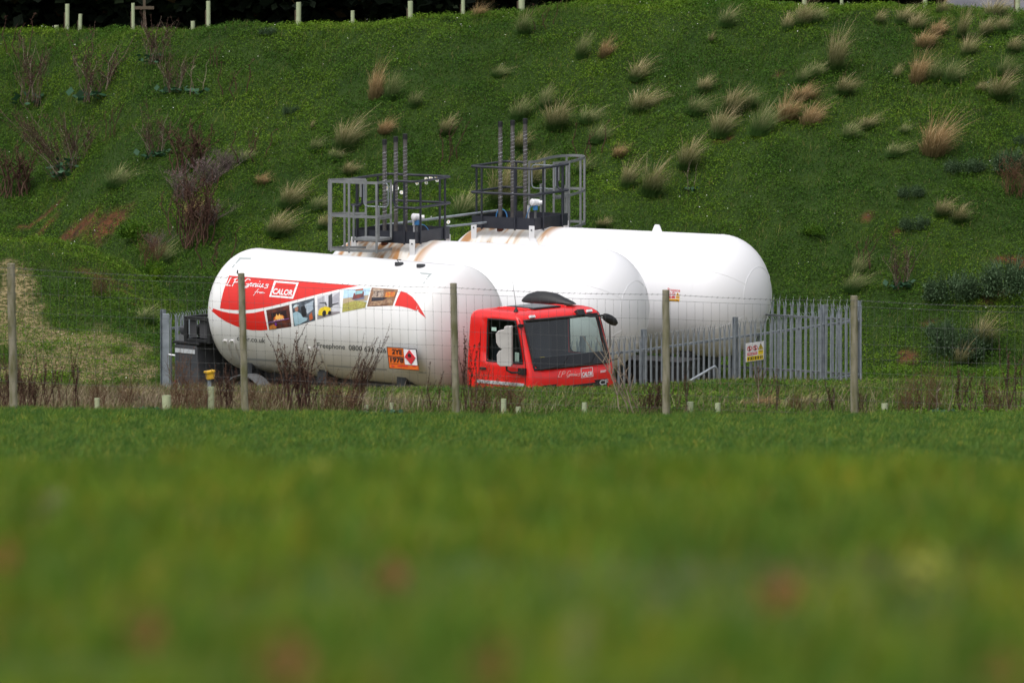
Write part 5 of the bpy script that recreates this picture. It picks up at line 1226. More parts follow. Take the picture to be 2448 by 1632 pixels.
T = [
 (1097, 40, 42, 34, 'red', 'tan tussock on the crest line, just right of a slim tree shelter'), (1200, 80, 50, 50, 'green', 'green and straw tussock a little below the crest, above the right vent pipes'),
 (862, 228, 50, 85, 'red', 'tall reddish tan tussock high on the slope above the left vent pipes'), (896, 232, 46, 62, 'green', 'green tussock touching the tall reddish one above the left vent pipes'),
 (950, 247, 42, 40, 'green', 'small green tussock right of the reddish pair above the left vents'), (1141, 178, 42, 30, 'green', 'lone low tussock midway between crest and right vent tops'),
 (1332, 136, 48, 55, 'green', 'straw tussock touching the left side of a rounder tan one below the middle crest'), (1388, 132, 50, 50, 'red', 'round rusty tan tussock below the middle of the crest'),
 (1460, 190, 62, 55, 'tan', 'broad tan tussock right of the middle of the crest, below the round rusty one'), (1190, 275, 70, 55, 'green', 'greenish tussock directly above the right vent pipe caps'),
 (1248, 250, 46, 55, 'green', 'upper green tussock just right of the right vent caps'), (1275, 298, 72, 66, 'tan', 'large tan tussock just right of the right vent caps'),
 (1347, 285, 60, 40, 'green', 'loose green tussock above the caged ladder of the rear tank'), (1368, 332, 62, 46, 'green', 'green tussock immediately above the ladder cage hoop'),
 (1470, 258, 80, 55, 'tan', 'wide straw tussock upper middle, right of the vent pipes'), (1420, 362, 44, 32, 'red', 'small brown tussock right of the ladder cage top'),
 (790, 342, 76, 70, 'tan', 'big straw tussock above the left platform'), (882, 306, 52, 36, 'red', 'squat rusty tussock behind the top of the left vent pipes'), (1020, 312, 46, 46, 'tan', 'straw tussock on a dark stalk between the two groups of vents'),
 (798, 402, 46, 32, 'tan', 'small straw tussock above the left ladder cage'), (765, 370, 50, 30, 'green', 'low dull tussock just above the small straw one by the left cage'),
 (1440, 432, 52, 62, 'tan', 'left tussock of a pair right of the ladder cage'), (1490, 450, 70, 95, 'tan', 'tall tussock of a pair right of the ladder cage'),
 (1575, 388, 72, 72, 'tan', 'leaning straw tussock on the mid slope above the rear tank'), (1592, 266, 62, 48, 'green', 'round green tussock on the mid slope, left edge of the big cluster'),
 (1614, 212, 52, 40, 'tan', 'thin straw tussock above the big cluster, left end'), (1665, 62, 50, 46, 'green', 'green tussock near the crest, above the middle right'), (1631, 102, 22, 28, 'tan', 'tiny straw tuft below the green crest tussock'),
 (1808, 72, 46, 42, 'tan', 'straw tussock near the crest, left one of three close together'), (1842, 62, 52, 56, 'tan', 'straw tussock near the crest, middle of three close together'), (1872, 52, 44, 36, 'green', 'green tussock near the crest, right one of three close together'),
 (1915, 168, 56, 104, 'tan', 'tallest feathery tan plume on the upper right slope'), (1868, 180, 46, 44, 'green', 'low green tussock touching the left foot of the tallest plume'), (1838, 192, 46, 42, 'green', 'low green tussock farther left of the tallest plume'),
 (1933, 218, 54, 42, 'tan', 'bent straw tussock below the tallest plume'), (1680, 258, 78, 62, 'tan', 'upper left tussock of the big mid-slope cluster'), (1650, 318, 72, 72, 'tan', 'lower left tussock of the big mid-slope cluster'),
 (1742, 312, 74, 72, 'green', 'lower middle green tussock of the big mid-slope cluster'), (1722, 250, 50, 40, 'green', 'small green tussock inside the big mid-slope cluster'), (1805, 280, 74, 70, 'red', 'rusty tussock right of centre in the big mid-slope cluster'),
 (1842, 232, 90, 44, 'red', 'drooping rusty tussock at the top of the big mid-slope cluster'), (1858, 288, 60, 66, 'red', 'rightmost rusty tussock of the big mid-slope cluster'),
 (2015, 56, 34, 36, 'tan', 'small straw tussock near the crest, right of the three close together'), (2072, 56, 52, 46, 'tan', 'straw tussock on the upper right near the crest, above the dense bunch'), (2122, 108, 70, 46, 'red', 'broad rusty tussock in the dense upper right bunch'),
 (2100, 74, 50, 44, 'tan', 'pale tussock at the top of the dense upper right bunch'), (2150, 82, 52, 36, 'red', 'low rusty tussock right side of the dense upper right bunch'), (2160, 36, 42, 42, 'tan', 'plume right on the crest at the upper right'),
 (2205, 92, 42, 72, 'tan', 'slim tall plume at the upper right, left of the corner group'), (2282, 42, 66, 46, 'tan', 'pale plume on the crest near the right corner'), (2262, 82, 46, 44, 'tan', 'pale tussock just below the corner plume'), (2300, 76, 42, 42, 'tan', 'arched straw tussock right below the corner plume'),
 (2322, 122, 50, 44, 'tan', 'tan tussock at the right edge near the top'), (2056, 184, 26, 36, 'tan', 'tiny straw tuft left of a row of tussocks at the right'), (2105, 190, 52, 76, 'red', 'tall rusty tussock starting a row at the right'),
 (2142, 186, 52, 46, 'green', 'dark green tussock second in a row at the right'), (2180, 192, 56, 56, 'green', 'green tussock third in a row at the right'), (2222, 130, 50, 46, 'tan', 'straw tussock between the plume and the row at the right'),
 (2292, 228, 74, 66, 'tan', 'wide fan-shaped tussock near the right edge'), (2302, 176, 50, 46, 'green', 'green tussock above the wide fan-shaped one near the right edge'), (2250, 214, 36, 30, 'tan', 'small tuft left of the wide fan-shaped tussock'),
 (1988, 296, 56, 36, 'tan', 'low straw tussock mid slope left of the big brown one'), (1946, 320, 48, 42, 'green', 'grey green tussock lower left of the low straw one'), (2142, 356, 88, 92, 'red', 'big brown bushy tussock at the right of the slope'),
 (2052, 362, 60, 32, 'green', 'low green tussock left of the big brown bushy one'), (2072, 308, 34, 26, 'green', 'small green tuft above left of the big brown bushy tussock'), (2160, 498, 56, 50, 'tan', 'left tussock of a loose pair low on the right slope'), (2200, 512, 56, 40, 'tan', 'right tussock of a loose pair low on the right slope'),
 (1962, 636, 46, 54, 'green', 'upper brownish tussock right of the rear tank end'), (1956, 672, 62, 48, 'green', 'lower brownish tussock right of the rear tank end'), (2250, 800, 84, 84, 'tan', 'large straw tussock beside the orange soil patch at lower right'), (2205, 842, 46, 50, 'tan', 'smaller straw tussock next to the orange soil patch at lower right'),
 (1150, 470, 90, 96, 'tan', 'large straw tussock seen through the right vent pipes'), (1215, 430, 60, 70, 'tan', 'straw tussock seen through the right platform rails'), (1060, 500, 76, 56, 'green', 'green tussock between the two platforms'), (1190, 345, 50, 44, 'tan', 'straw tussock at the right handrail top'),
 (660, 478, 66, 62, 'tan', 'upper straw tussock left of the left ladder cage'), (632, 545, 84, 58, 'tan', 'broad straw tussock above the truck tank'), (725, 485, 50, 40, 'green', 'dull green tussock touching the left ladder cage'), (742, 528, 46, 40, 'tan', 'small straw tussock at the foot of the left ladder cage'),
 (365, 612, 60, 52, 'green', 'brownish green tussock left of the truck tank'), (265, 430, 80, 50, 'green', 'broad dull green tussock on the left slope'), (598, 425, 44, 26, 'red', 'small brown tussock on the slope above the truck tank'), (330, 740, 66, 40, 'green', 'dark rushy tussock behind the palisade at the left'),
 (720, 350, 44, 34, 'green', 'small dull tussock left of the big straw one above the left platform'), (715, 300, 14, 22, 'tan', 'tiny isolated straw wisp above the left platform'), (440, 500, 60, 40, 'red', 'low brown tussock amid the dead stalks on the left slope'), (560, 372, 40, 26, 'green', 'low tuft beside a bent dark stalk on the left slope'),
 (1380, 524, 40, 26, 'tan', 'small straw tuft at the foot of the rear ladder cage'), (1335, 400, 50, 40, 'green', 'green tuft behind the rear ladder cage')]
for t in T: tussock(*t)
for t in [(1848, 940, 70, 42, 'tan', 'spiky pale tussock on the verge right of the fourth post'), (1752, 938, 80, 38, 'red', 'rusty sedge clump on the verge below the warning sign'), (1700, 940, 40, 26, 'red', 'small rusty clump left of the sedge on the verge'), (300, 925, 80, 40, 'tan', 'straw clump on the verge left of the palisade'), (790, 938, 70, 44, 'tan', 'straw clump on the verge below the telephone number'), (905, 940, 60, 40, 'tan', 'straw clump on the verge below the orange plate'), (960, 935, 60, 30, 'green', 'green clump on the verge just right of the orange plate')]:
    tussock(*t, grp='grass tussocks on the verge')

# ---- dead stalk plants
def weed_mesh(seed, n, spread, lean, mats, seedy=1.0, hts=(.6, 1.0), branch=0, leaf=0, thick=.0075, curve=.3, seedsize=.019):
    global rng
    r = random.Random(seed); rng = np.random.default_rng(seed); mb = MB(); sv_, sw = [], []
    for i in range(n):
        a = r.uniform(0, 6.28); sp_ = spread*r.uniform(.15, 1); h = r.uniform(*hts); dx = math.cos(a)*sp_*1.0+lean*r.uniform(.6, 1.3); dy = math.sin(a)*sp_*.7
        pts = [Vector((dx*h*t*(1-curve+curve*t)+.03*math.sin(5*t+i)+.012*math.sin(13*t+2.3*i), dy*h*t, h*t*(1-.12*abs(dx)*t)-.03)) for t in np.linspace(0, 1, 7)]
        bx, by = r.uniform(-.14, .14), r.uniform(-.08, .08); pts = [p+Vector((bx, by, 0)) for p in pts]
        mb.tube(pts, [thick*(1-.65*k/6) for k in range(7)], 3, caps=False)
        segs = [(pts, .45)]
        for b in range(branch):
            t = r.uniform(.35, .85); k = int(t*6); p = pts[k]; q = p+Vector((r.uniform(-.16, .16)+lean*.1, r.uniform(-.1, .1), r.uniform(.10, .26)))*h; mb.tube([p, p.lerp(q, .5)+Vector((0, 0, -.01)), q], [thick*.6, thick*.5, thick*.3], 3, caps=False); segs.append(([p, p.lerp(q, .5), q], .2))
        if seedy:
            for (ps, t0) in segs:
                m_ = int(46*seedy*(1 if len(ps) > 3 else .4))
                for _ in range(m_):
                    t = t0+(1-t0)*r.random(); f = t*(len(ps)-1); k = min(int(f), len(ps)-2); p = ps[k].lerp(ps[k+1], f-k); sv_.append((p.x+r.gauss(0, .009), p.y+r.gauss(0, .009), p.z+r.gauss(0, .012)))
    nf = len(mb.f); V = list(mb.v); Fc = [f for f in mb.f]; mi = [0]*nf
    Va = np.array(V); Fa = np.array(Fc)
    if sv_:
        B = leaves(np.array(sv_), seedsize, 1.2); Va, Fa2 = np.concatenate([Va, B[0]]), B[1]+len(V); Fa = np.concatenate([Fa, Fa2]); mi += [1]*len(B[1])
    if leaf:
        aa = rng.uniform(0, 6.28, leaf); rr = rng.uniform(.05, .26, leaf); B = leaves(np.stack([rr*np.cos(aa), rr*np.sin(aa), rng.uniform(.02, .14, leaf)], 1), .13, .8); off = len(Va); Va = np.concatenate([Va, B[0]]); Fa = np.concatenate([Fa, B[1]+off]); mi += [2]*len(B[1])
    return bulk('dead_stalk_plant', Va, Fa, mats, midx=mi)
MAT_fan = mat('weathered brown stem', (.1, .1, .1), .9, island=[(0, (.06, .038, .032)), (.6, (.12, .08, .062)), (.85, (.22, .17, .13)), (1, (.34, .28, .23))])
MS = [M_stem, M_seed, M_dock]; MP = [M_palestem, M_seed, M_dock]; MM = [M_mauve, M_mauve, M_dock]
WD = {
 'dock': [weed_mesh(s, 9, .22, .06, MS, 1.3) for s in (201, 202)], 'dense': [weed_mesh(s, 26, .26, .04, MS, .65, (.55, 1.0), 2) for s in (211, 212)],
 'plume': [weed_mesh(221, 22, .22, .55, MS, 1.1, (.7, 1.15), 2)], 'thin': [weed_mesh(s, 4, .15, .08, MS, .8, (.6, 1)) for s in (231, 232)],
 'haze': [weed_mesh(s, 30, .30, .08, [M_rusty, M_rusty, M_dock], .5, (.35, 1), 3, thick=.0035, seedsize=.012) for s in (241, 242)], 'mauve': [weed_mesh(s, 60, .75, .1, MM, .25, (.35, .95), 3, thick=.004) for s in (251,)],
 'fan': [weed_mesh(s, 20, .55, .05, [MAT_fan, M_seed, M_dock], .45, (.5, 1.05), 4, 26, thick=.005) for s in (261, 262)], 'leftfan': [weed_mesh(271, 26, .38, -.7, [MAT_fan, M_seed, M_dock], .7, (.6, 1.1), 3, 18, curve=.1, thick=.0045)],
 'twig': [weed_mesh(281, 3, .3, .1, MP, .05, (.7, 1), 2, 20, thick=.008)], 'sapling': [weed_mesh(291, 5, .16, -.42, MP, .0, (.7, 1.0), 5, thick=.010)], 'birch': []}
def birch(seed):
    r = random.Random(seed); mb = MB(); st = [Vector((.06*math.sin(2*t)-.10*t, 0, t)) for t in np.linspace(0, .62, 7)]; mb.tube(st, [.016-.0015*k for k in range(7)], 5); nf = len(mb.f); mi = [0]*nf
    for i in range(26):
        t = r.uniform(.35, 1); p = st[int(t*6)]; q = p+Vector((r.uniform(-.24, .24), r.uniform(-.15, .15), r.uniform(.10, .42)*(1.2-t*.3))); mb.tube([p, p.lerp(q, .5)+Vector((r.uniform(-.02, .02), 0, -.02)), q], [.005, .004, .0025], 3, caps=False)
    mi = [0]*nf+[1]*(len(mb.f)-nf); me = bpy.data.meshes.new('birch_sapling'); me.from_pydata(mb.v, [], mb.f)
    for m in (M_palestem, M_stem): me.materials.append(m)
    me.polygons.foreach_set('material_index', mi); me.update(); return me
WD['birch'] = [birch(301)]
_w = [0]
def weed(px, py, h, w, kind, label, name='dead_stalk_plant', c='dead plant', grp=None, dfix=None, flip=1):
    g = on_ground(px, dfix) if dfix else ground_hit(px, py); s = g.y/F; L = WD[kind]; _w[0] += 1; o = link(name, L[_w[0] % len(L)]); o.location = g
    H = h*s; Wd = {'fan': .62, 'leftfan': .8, 'mauve': .8, 'haze': .36, 'dock': .32, 'dense': .36, 'plume': .8, 'thin': .24, 'twig': .4, 'sapling': .55, 'birch': .5}[kind]*1.4
    o.scale = (w*s/Wd*flip, w*s/Wd, H/.98); o.rotation_euler = (0, 0, 0 if kind in ('plume', 'leftfan', 'sapling') else random.uniform(-.4, .4)); return tag(o, label, c, grp)
GV = 'dead stalks along the stock fence'; GH = 'dead stalks on the hillside'
V_ = [  # px, base offset behind the fence line (m), height px, width px
 (705, 2.2, 185, 90, 'dense', 'dense upright clump of dead stalks in front of the tank, beside the second post'), (745, 1.5, 130, 60, 'dock', 'dead stalks at the right foot of the dense clump in front of the tank'),
 (838, 2.5, 165, 100, 'plume', 'dead stalks bending right across the telephone number'), (800, 1.6, 110, 110, 'haze', 'fine reddish dead growth between the two tall stalk clumps'), (655, 3.0, 95, 60, 'haze', 'low reddish dead growth left of the dense clump'),
 (1040, 2.5, 140, 40, 'thin', 'few dark stalks just left of the middle fence post'), (1015, 3.0, 90, 40, 'thin', 'short dark stalks between the orange plate and the middle post'), (1118, 2.0, 245, 55, 'dock', 'tallest dark stalks, rising beside the middle post in front of the cab rear'),
 (1150, 2.3, 130, 80, 'haze', 'reddish dead growth in front of the cab door, nearer the middle post'), (1212, 2.3, 110, 80, 'haze', 'reddish dead growth in front of the cab below the wing mirror'), (1512, 2.0, 190, 110, 'sapling', 'bare twigs leaning left over the right edge of the cab'),
 (1590, 1.5, 80, 40, 'thin', 'low dark stalks at the foot of the fourth post'), (1632, 1.5, 115, 36, 'dock', 'dark seed-headed stalks right of the fourth post'), (1560, 1.5, 90, 70, 'dense', 'tangle of dark stalks left of the fourth post'), (1850, 2.0, 110, 36, 'dock', 'dark seed-headed stalks right of the white warning sign'),
 (18, 1.5, 150, 60, 'dense', 'dark stalks at the extreme left edge, before the first post'), (62, 1.2, 110, 60, 'dense', 'dark stalks directly right of the first post'), (112, 2.2, 150, 60, 'dock', 'tall dark stalk clump right of the first post'), (158, 2.0, 150, 56, 'dock', 'second tall dark stalk clump right of the first post'),
 (225, 2.4, 100, 50, 'haze', 'faint reddish growth in the left foreground scrub'), (300, 3.0, 90, 60, 'haze', 'rusty flower-headed growth left of the palisade end'), (345, 1.4, 70, 60, 'twig', 'small pale twigs at the foot of the left palisade'), (430, 2.0, 150, 80, 'haze', 'reddish bush of fine dead stems in front of the truck locker'),
 (470, 1.5, 100, 50, 'haze', 'rust-red dead growth left of the yellow box'), (535, 2.0, 110, 50, 'dense', 'dark red stalks between the yellow box and second post'), (600, 2.4, 90, 50, 'haze', 'dead growth just right of the second post'), (1975, 1.2, 80, 60, 'dock', 'dark curled stalks left of the fifth post'), (2062, 1.0, 75, 40, 'dock', 'dark stalks at the foot of the fifth post'),
 (2192, 1.6, 110, 70, 'haze', 'rounded reddish bush right of the fifth post'), (2160, 1.4, 80, 40, 'haze', 'low reddish bush nearest the fifth post'), (2240, 1.8, 130, 60, 'haze', 'tall reddish growth right of the rounded reddish bush'), (2305, 1.8, 140, 60, 'dock', 'dark stalk clump toward the lower right corner'), (2345, 1.8, 100, 50, 'dock', 'shorter dark stalk clump toward the lower right corner'),
 (2425, 2.0, 190, 60, 'dock', 'tall dark stalks at the right edge'), (2385, 1.5, 90, 60, 'haze', 'fine rusty growth left of the tall stalks at the right edge'), (2255, 1.0, 90, 60, 'twig', 'pale bare twigs right of the fifth post'), (1905, 2.0, 60, 50, 'haze', 'low rusty growth between the sign and fifth post'), (880, 1.2, 80, 60, 'twig', 'pale tangled twigs left of the orange plate'), (940, 1.0, 100, 50, 'twig', 'pale tangled twigs below the orange plate')]
for (px, off, h, w, k, lab) in V_:
    d = fp(px, 0, 0)+off; weed(px, 0, h*1.12, w*1.35, k, lab, grp=GV, dfix=d, name='bare_sapling' if k == 'sapling' else 'dead_stalk_plant')
weed(1816, 0, 175, 80, 'birch', 'thin pale-stemmed bare sapling in front of the white warning sign', name='birch_sapling', c='sapling', dfix=fp(1816, 0, 0)+3.5)
H_ = [
 (78, 252, 150, 110, 'fan', 'tall fan of dead stalks near the left edge high on the bank'), (222, 240, 140, 130, 'fan', 'wide v-shaped dead stalk plant with big green leaves, upper left'), (372, 152, 110, 90, 'fan', 'dead stalk plant with leaves just below the crest at the upper left'), (410, 225, 100, 80, 'fan', 'sprawling stalk plant below the crest at the upper left'),
 (467, 228, 85, 50, 'twig', 'pale bare forked twig on the upper left slope'), (547, 236, 85, 50, 'thin', 'three dark seedy spikes on the upper left slope'), (508, 160, 60, 30, 'thin', 'single dark spike just below the crest at left'), (155, 425, 150, 130, 'leftfan', 'pale stalks fanning left from a dark base at the left'), (182, 400, 120, 100, 'fan', 'upright pale stalk fan at the left, above the leaning one'),
 (365, 378, 110, 90, 'fan', 'dark stalk fan in the middle of the left slope'), (455, 418, 110, 90, 'dense', 'red-brown thicket of stalks on the left slope'), (585, 388, 70, 60, 'thin', 'bent dark stalks above the purple scrub'), (600, 360, 60, 30, 'thin', 'small dark spike above the purple scrub'), (470, 590, 160, 90, 'dense', 'tall dark thicket above left of the truck tank'), (430, 560, 120, 70, 'dock', 'dark stalks left of the tall thicket above the tank'),
 (500, 640, 90, 60, 'thin', 'loose stalks touching the left shoulder of the tank'), (1062, 385, 100, 50, 'thin', 'dark stalk plant between the two groups of vent pipes'), (1395, 385, 90, 50, 'thin', 'dark stalks behind the ladder cage hoop'), (1650, 462, 70, 30, 'twig', 'thin bare twig on the slope above the rear tank'), (2150, 692, 110, 80, 'fan', 'stalk plant with large green leaves on the lower right slope'),
 (2060, 640, 80, 50, 'thin', 'faint stalks left of the leafy plant on the lower right slope'), (30, 130, 90, 50, 'thin', 'dark stalk at the far left just below the crest'), (40, 470, 110, 80, 'dense', 'dark brushy growth at the left edge mid slope'), (1290, 72, 60, 40, 'thin', 'dark-leaved small weed below the middle crest'), (260, 335, 90, 40, 'thin', 'thin dark spikes left of centre on the left slope'), (2420, 470, 100, 70, 'haze', 'reddish dead growth at the right edge'), (240, 710, 60, 50, 'haze', 'grey dead growth on the mound at the left'), (360, 640, 90, 60, 'haze', 'brown growth on the gully edge left of the tank')]
for (px, py, h, w, k, lab) in H_: weed(px, py, h*1.25, w*1.5, k, lab, grp=GH)
for (px, py, h, w, lab) in [(500, 440, 80, 110, 'upper mass of purplish dead scrub on the left slope'), (440, 480, 90, 120, 'lower left mass of purplish dead scrub on the left slope'), (540, 410, 60, 70, 'right end of the purplish dead scrub on the left slope'), (370, 600, 50, 70, 'greyish dead scrub in the gully at the left'), (500, 540, 60, 90, 'purplish scrub just above the left end of the tank')]:
    weed(px, py, h*1.2, w*1.7, 'mauve', lab, name='dead_scrub', c='scrub', grp='purplish scrub on the left slope')

# ---- leafy bushes
def bush_mesh(seed, m, n=1500, ls=.05, name='bush'):
    global rng
    rng = np.random.default_rng(seed); r = rng.uniform(0, 1, n)**.45; th = rng.uniform(0, 6.28, n); ph = np.arccos(rng.uniform(-.1, 1, n))
    lump = 1+.25*np.sin(3*th+seed)+.2*np.sin(5*th+2*ph+seed)
    sub_ = rng.integers(0, 6, n); cxy = rng.uniform(-.75, .75, (6, 2)); sz = rng.uniform(.3, .7, 6)
    p = np.stack([r*lump*np.sin(ph)*np.cos(th), r*lump*np.sin(ph)*np.sin(th)*.8, r*lump*np.cos(ph)*.9], 1); p = p*sz[sub_][:, None]*np.array([1, 1, 1.3])+np.concatenate([cxy, np.zeros((6, 1))], 1)[sub_]; A = leaves(p, ls*2, 1.0)
    k = n//5; i = rng.choice(n, k); d = p[i]; B = blades(p[i]*.8, np.full(k, .35), np.full(k, .025), np.stack([d[:, 0]*1.2+.3, d[:, 1]], 1), .2, 2); V, Fc = cat(A, B); return bulk(name, V, Fc, m)
BU = {'grey': bush_mesh(401, M_greygreen, 3200, .033), 'olive': bush_mesh(402, M_olive, 1500, .05), 'green': bush_mesh(403, G_clover, 1500, .05)}
def bush(px, py, w, h, k, label):
    g = ground_hit(px, py); s = g.y/F; o = link('bush', BU[k]); o.location = g; o.scale = (w*s/2*1.35, w*s/2*1.1, h*s*1.7); o.rotation_euler.z = random.uniform(0, 3); return tag(o, label, 'bush', 'low leafy bushes on the bank')
for a in [(2280, 712, 130, 60, 'grey', 'large grey-green thistle mass at the right, upper part'), (2400, 700, 140, 76, 'grey', 'grey-green thistle mass touching the right edge'), (2300, 850, 110, 70, 'grey', 'dark grey-green bush above the lower right scrub'), (2250, 815, 80, 46, 'grey', 'grey-green bush between the two orange soil patches'),
          (2310, 410, 90, 30, 'grey', 'low grey thistle patch on the right slope'), (2410, 405, 90, 44, 'grey', 'grey thistle patch at the right edge mid slope'), (2440, 345, 40, 20, 'grey', 'small grey thistle patch at the right edge above the others'), (2180, 470, 60, 24, 'grey', 'small dull patch of leaves on the right slope'), (2190, 545, 70, 30, 'grey', 'dark leafy patch below the dull one on the right slope'), (400, 62, 90, 34, 'olive', 'olive green bush on the crest at the upper left'), (455, 60, 60, 24, 'olive', 'small olive bush on the crest by the tree shelter stub'),
          (780, 58, 60, 14, 'grey', 'small grey-green bush on the crest above the left vents'), (640, 82, 44, 16, 'grey', 'small grey weed just below the crest at left'), (700, 272, 40, 18, 'grey', 'bluish weed on the slope left of centre'), (360, 665, 60, 40, 'green', 'round green bush on the gully edge left of the tank'), (330, 565, 70, 36, 'green', 'green bush beside the bare red soil at the left'),
          (2020, 30, 40, 14, 'green', 'dark green weed near the crest at right'), (1960, 560, 60, 20, 'green', 'low leafy clump right of the rear tank')]: bush(*a)
for (px, off, w, h, k, lab) in [(1745, 9, 110, 32, 'green', 'low green bush at the foot of the palisade under the sign'), (1640, 9, 120, 28, 'green', 'low green bush at the foot of the handrail'), (465, 3.5, 60, 44, 'olive', 'olive bush below the truck locker'), (1330, 10, 160, 26, 'green', 'low leafy growth hiding the bottom of the cab front'), (2350, 6, 120, 34, 'green', 'leafy clump on the verge at lower right')]:
    g = on_ground(px, fp(px, 0, 0)+off); s = g.y/F; o = link('bush', BU[k]); o.location = g; o.scale = (w*s/2, w*s/2, h*s); tag(o, lab, 'bush', 'low leafy bushes on the verge')

# ---- ox-eye daisies beyond the left platform
M_petal = mat('daisy petals', (.80, .80, .78), .6); M_eye = mat('daisy eye', (.6, .42, .03), .7)
fl = MB(); n = 14
for k in range(n): a = 2*math.pi*k/n; b = .18; fl.add([Vector((.010*math.cos(a-b), .010*math.sin(a-b), 0)), Vector((.042*math.cos(a-b), .042*math.sin(a-b), .002)), Vector((.046*math.cos(a), .046*math.sin(a), .0)), Vector((.042*math.cos(a+b), .042*math.sin(a+b), .002)), Vector((.010*math.cos(a+b), .010*math.sin(a+b), 0))], [(0, 1, 2, 3, 4)])
fl.lathe([(.014, .001), (.012, .006), (.004, .009)], 10, mi=1)
PET = bpy.data.meshes.new('flower'); PET.from_pydata(fl.v, [], fl.f); PET.materials.append(M_petal); PET.materials.append(M_eye); PET.polygons.foreach_set('material_index', fl.m); PET.update()
def daisy(bx, by, heads, label):
    g = ground_hit(bx, by); root = empty('daisy_plant', g); tag(root, label, 'flower', 'white daisies on the slope behind the left platform'); st = MB()
    for (px, py) in heads:
        p = P(px, py, g.y+random.uniform(-.1, .1)); l = p-g; st.tube([Vector((l.x*.1, 0, 0)), Vector((l.x*.55, l.y*.5, l.z*.6)), l], .004, 4, caps=False)
        o = link('flower', PET, root); o.location = l; o.rotation_euler = (R_(random.uniform(50, 85)), 0, random.uniform(-.7, .7)); 
    st.build('stem', mat('green stem', (.05, .10, .02), .7), root)
daisy(948, 500, [(926, 449), (936, 447), (936, 453), (935, 459), (950, 451), (960, 460), (923, 452)], 'left group of white daisies seen through the left platform rails')
daisy(1018, 482, [(997, 438), (1019, 428), (1019, 437), (1030, 425), (1043, 424), (1045, 431)], 'right group of white daisies seen through the left platform rails')
daisy(1073, 545, [(1072, 531)], 'single white daisy right of the left platform')

# ---- dark wood beyond the crest: overhanging evergreen trees
M_ever = mat('dark evergreen leaves', (.9, .9, .9), .7, island=[(0, (.006, .010, .006)), (.8, (.013, .021, .011)), (.97, (.026, .04, .016)), (1, (.10, .045, .02))])
M_bark = mat('dark bark', (.03, .024, .018), .95, col2=(.05, .04, .03), scale=8)
def crown_mesh(seed):
    global rng
    rng = np.random.default_rng(seed); n = 15000
    z = rng.uniform(0, 1, n)**.9*9.0+.15; rad = np.where(z < 1.6, 1.6+z*.25, 2.0+1.9*np.sin(np.clip((z-1.2)/8.2, 0, 1)*np.pi)**.6); th = rng.uniform(0, 6.28, n)
    lump = 1+.16*np.sin(3*th+z*1.3+seed)+.12*np.sin(7*th-2.1*z)
    r = rad*lump*rng.uniform(.45, 1, n)**.5
    return bulk('crown', *leaves(np.stack([r*np.cos(th), r*np.sin(th), z], 1), .34, 1.0), M_ever)
CR = [crown_mesh(s) for s in (501, 502, 503)]
TR = MB(); TR.tube([(0, 0, -.5), (.05, 0, 2), (0, .05, 5), (0, 0, 8.2)], [.24, .20, .13, .04], 10)
for a in range(7): q = a*.9; TR.tube([(0, 0, 2+a*.8), (1.1*math.cos(q), 1.1*math.sin(q), 2.6+a*.8), (1.9*math.cos(q), 1.9*math.sin(q), 3.0+a*.85)], [.07, .05, .02], 6)
TRm = bpy.data.meshes.new('trunk'); TRm.from_pydata(TR.v, [], TR.f); TRm.materials.append(M_bark); TRm.update()
WL = ['at the far left', 'second from the left', 'third from the left', 'fourth from the left', 'left of the middle', 'just left of the middle', 'at the middle', 'just right of the middle', 'right of the middle', 'fourth from the right', 'third from the right', 'second from the right', 'at the far right']
for row, (yy, dx) in enumerate([(244.5, 0), (248.5, 1.2)]):
    for i in range(13):
        x = -15.0+i*2.5+dx+random.uniform(-.3, .3); y = yy+random.uniform(-.5, .5)
        rt = empty('evergreen_tree', (x, y, float(terr(x, y))-.1), random.uniform(0, 6)); sc_ = random.uniform(.9, 1.1); rt.scale = (sc_, sc_, sc_)
        tag(rt, 'dark evergreen tree in the %s row of the wood, %s' % (('front', 'back')[row], WL[i]), 'tree', 'trees of the dark wood beyond the crest')
        link('trunk', TRm, rt); link('crown', CR[(i+row) % 3], rt)

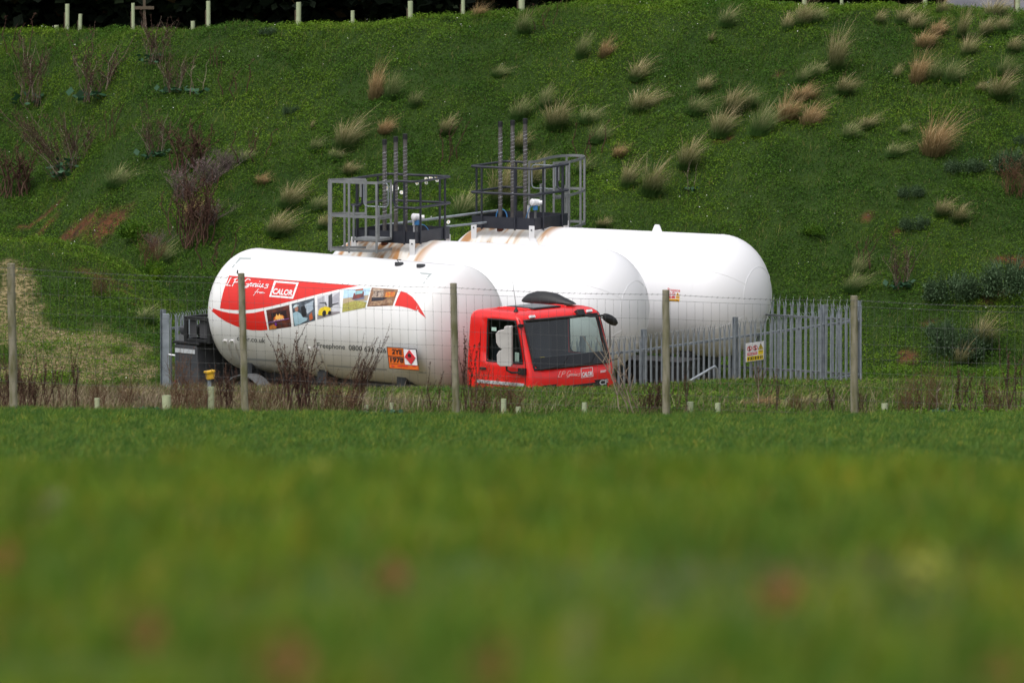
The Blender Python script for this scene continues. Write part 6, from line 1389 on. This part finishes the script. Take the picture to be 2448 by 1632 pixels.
# ---- blurred leafy weeds in the near field
M_rl = mat('rust red leaves', (.9, .9, .9), .7, island=[(0, (.16, .055, .02)), (1, (.28, .10, .04))]); M_yl = mat('yellow flowers', (.26, .27, .02), .7); M_pl = mat('pale straw leaves', (.9, .9, .9), .7, island=[(0, (.15, .16, .06)), (1, (.28, .26, .12))])
def rosette(seed, m, n=60):
    global rng
    rng = np.random.default_rng(seed); a = rng.uniform(0, 6.28, n); r = rng.uniform(0, .55, n)
    return bulk('leaf_rosette', *leaves(np.stack([r*np.cos(a), r*np.sin(a), rng.uniform(.5, 1.2, n)], 1), .26, .5), m)
RO = {'r': rosette(601, M_rl), 'y': rosette(602, M_yl), 'p': rosette(603, M_pl)}
def field_hit(px, py):
    r = ray(px, py); ds = np.linspace(13, 160, 6000); xs = r.x/r.y*ds; z = CAMZ+r.z/r.y*ds; i = int(np.nonzero(z <= field_z(xs, ds)+.09)[0][0]); return Vector((xs[i], ds[i], float(field_z(xs[i], ds[i]))))
for (px, py, w, k, lab) in [(680, 1572, 90, 'r', 'largest blurred rust-red leaf patch, near the bottom left of centre'), (1172, 1572, 60, 'r', 'blurred rust-red leaf patch at the bottom centre'), (1862, 1400, 70, 'r', 'blurred rust-red leaf patch right of centre in the near field'), (935, 1368, 60, 'r', 'blurred rust-red leaf patch in the middle of the near field'), (8, 1325, 50, 'r', 'blurred rust-red leaf patch at the left edge of the near field'),
                            (345, 1495, 60, 'r', 'faint rust-red leaf patch at the lower left of the near field'), (2210, 1362, 70, 'y', 'blurred yellow flower patch at the right of the near field'), (122, 1210, 50, 'p', 'blurred pale patch at the left of the near field'), (1380, 1535, 60, 'p', 'blurred pale ring-like patch right of bottom centre'), (768, 1122, 24, 'y', 'small blurred yellow patch at the middle of the field'), (2395, 1600, 60, 'r', 'blurred dark red patch at the bottom right corner')]:
    g = field_hit(px, py); s = g.y/F; o = link('leafy_weed', RO[k]); o.location = g; o.scale = (w*s*1.35, w*s*4.5, .10); tag(o, lab, 'weed', 'coloured weeds in the near field')
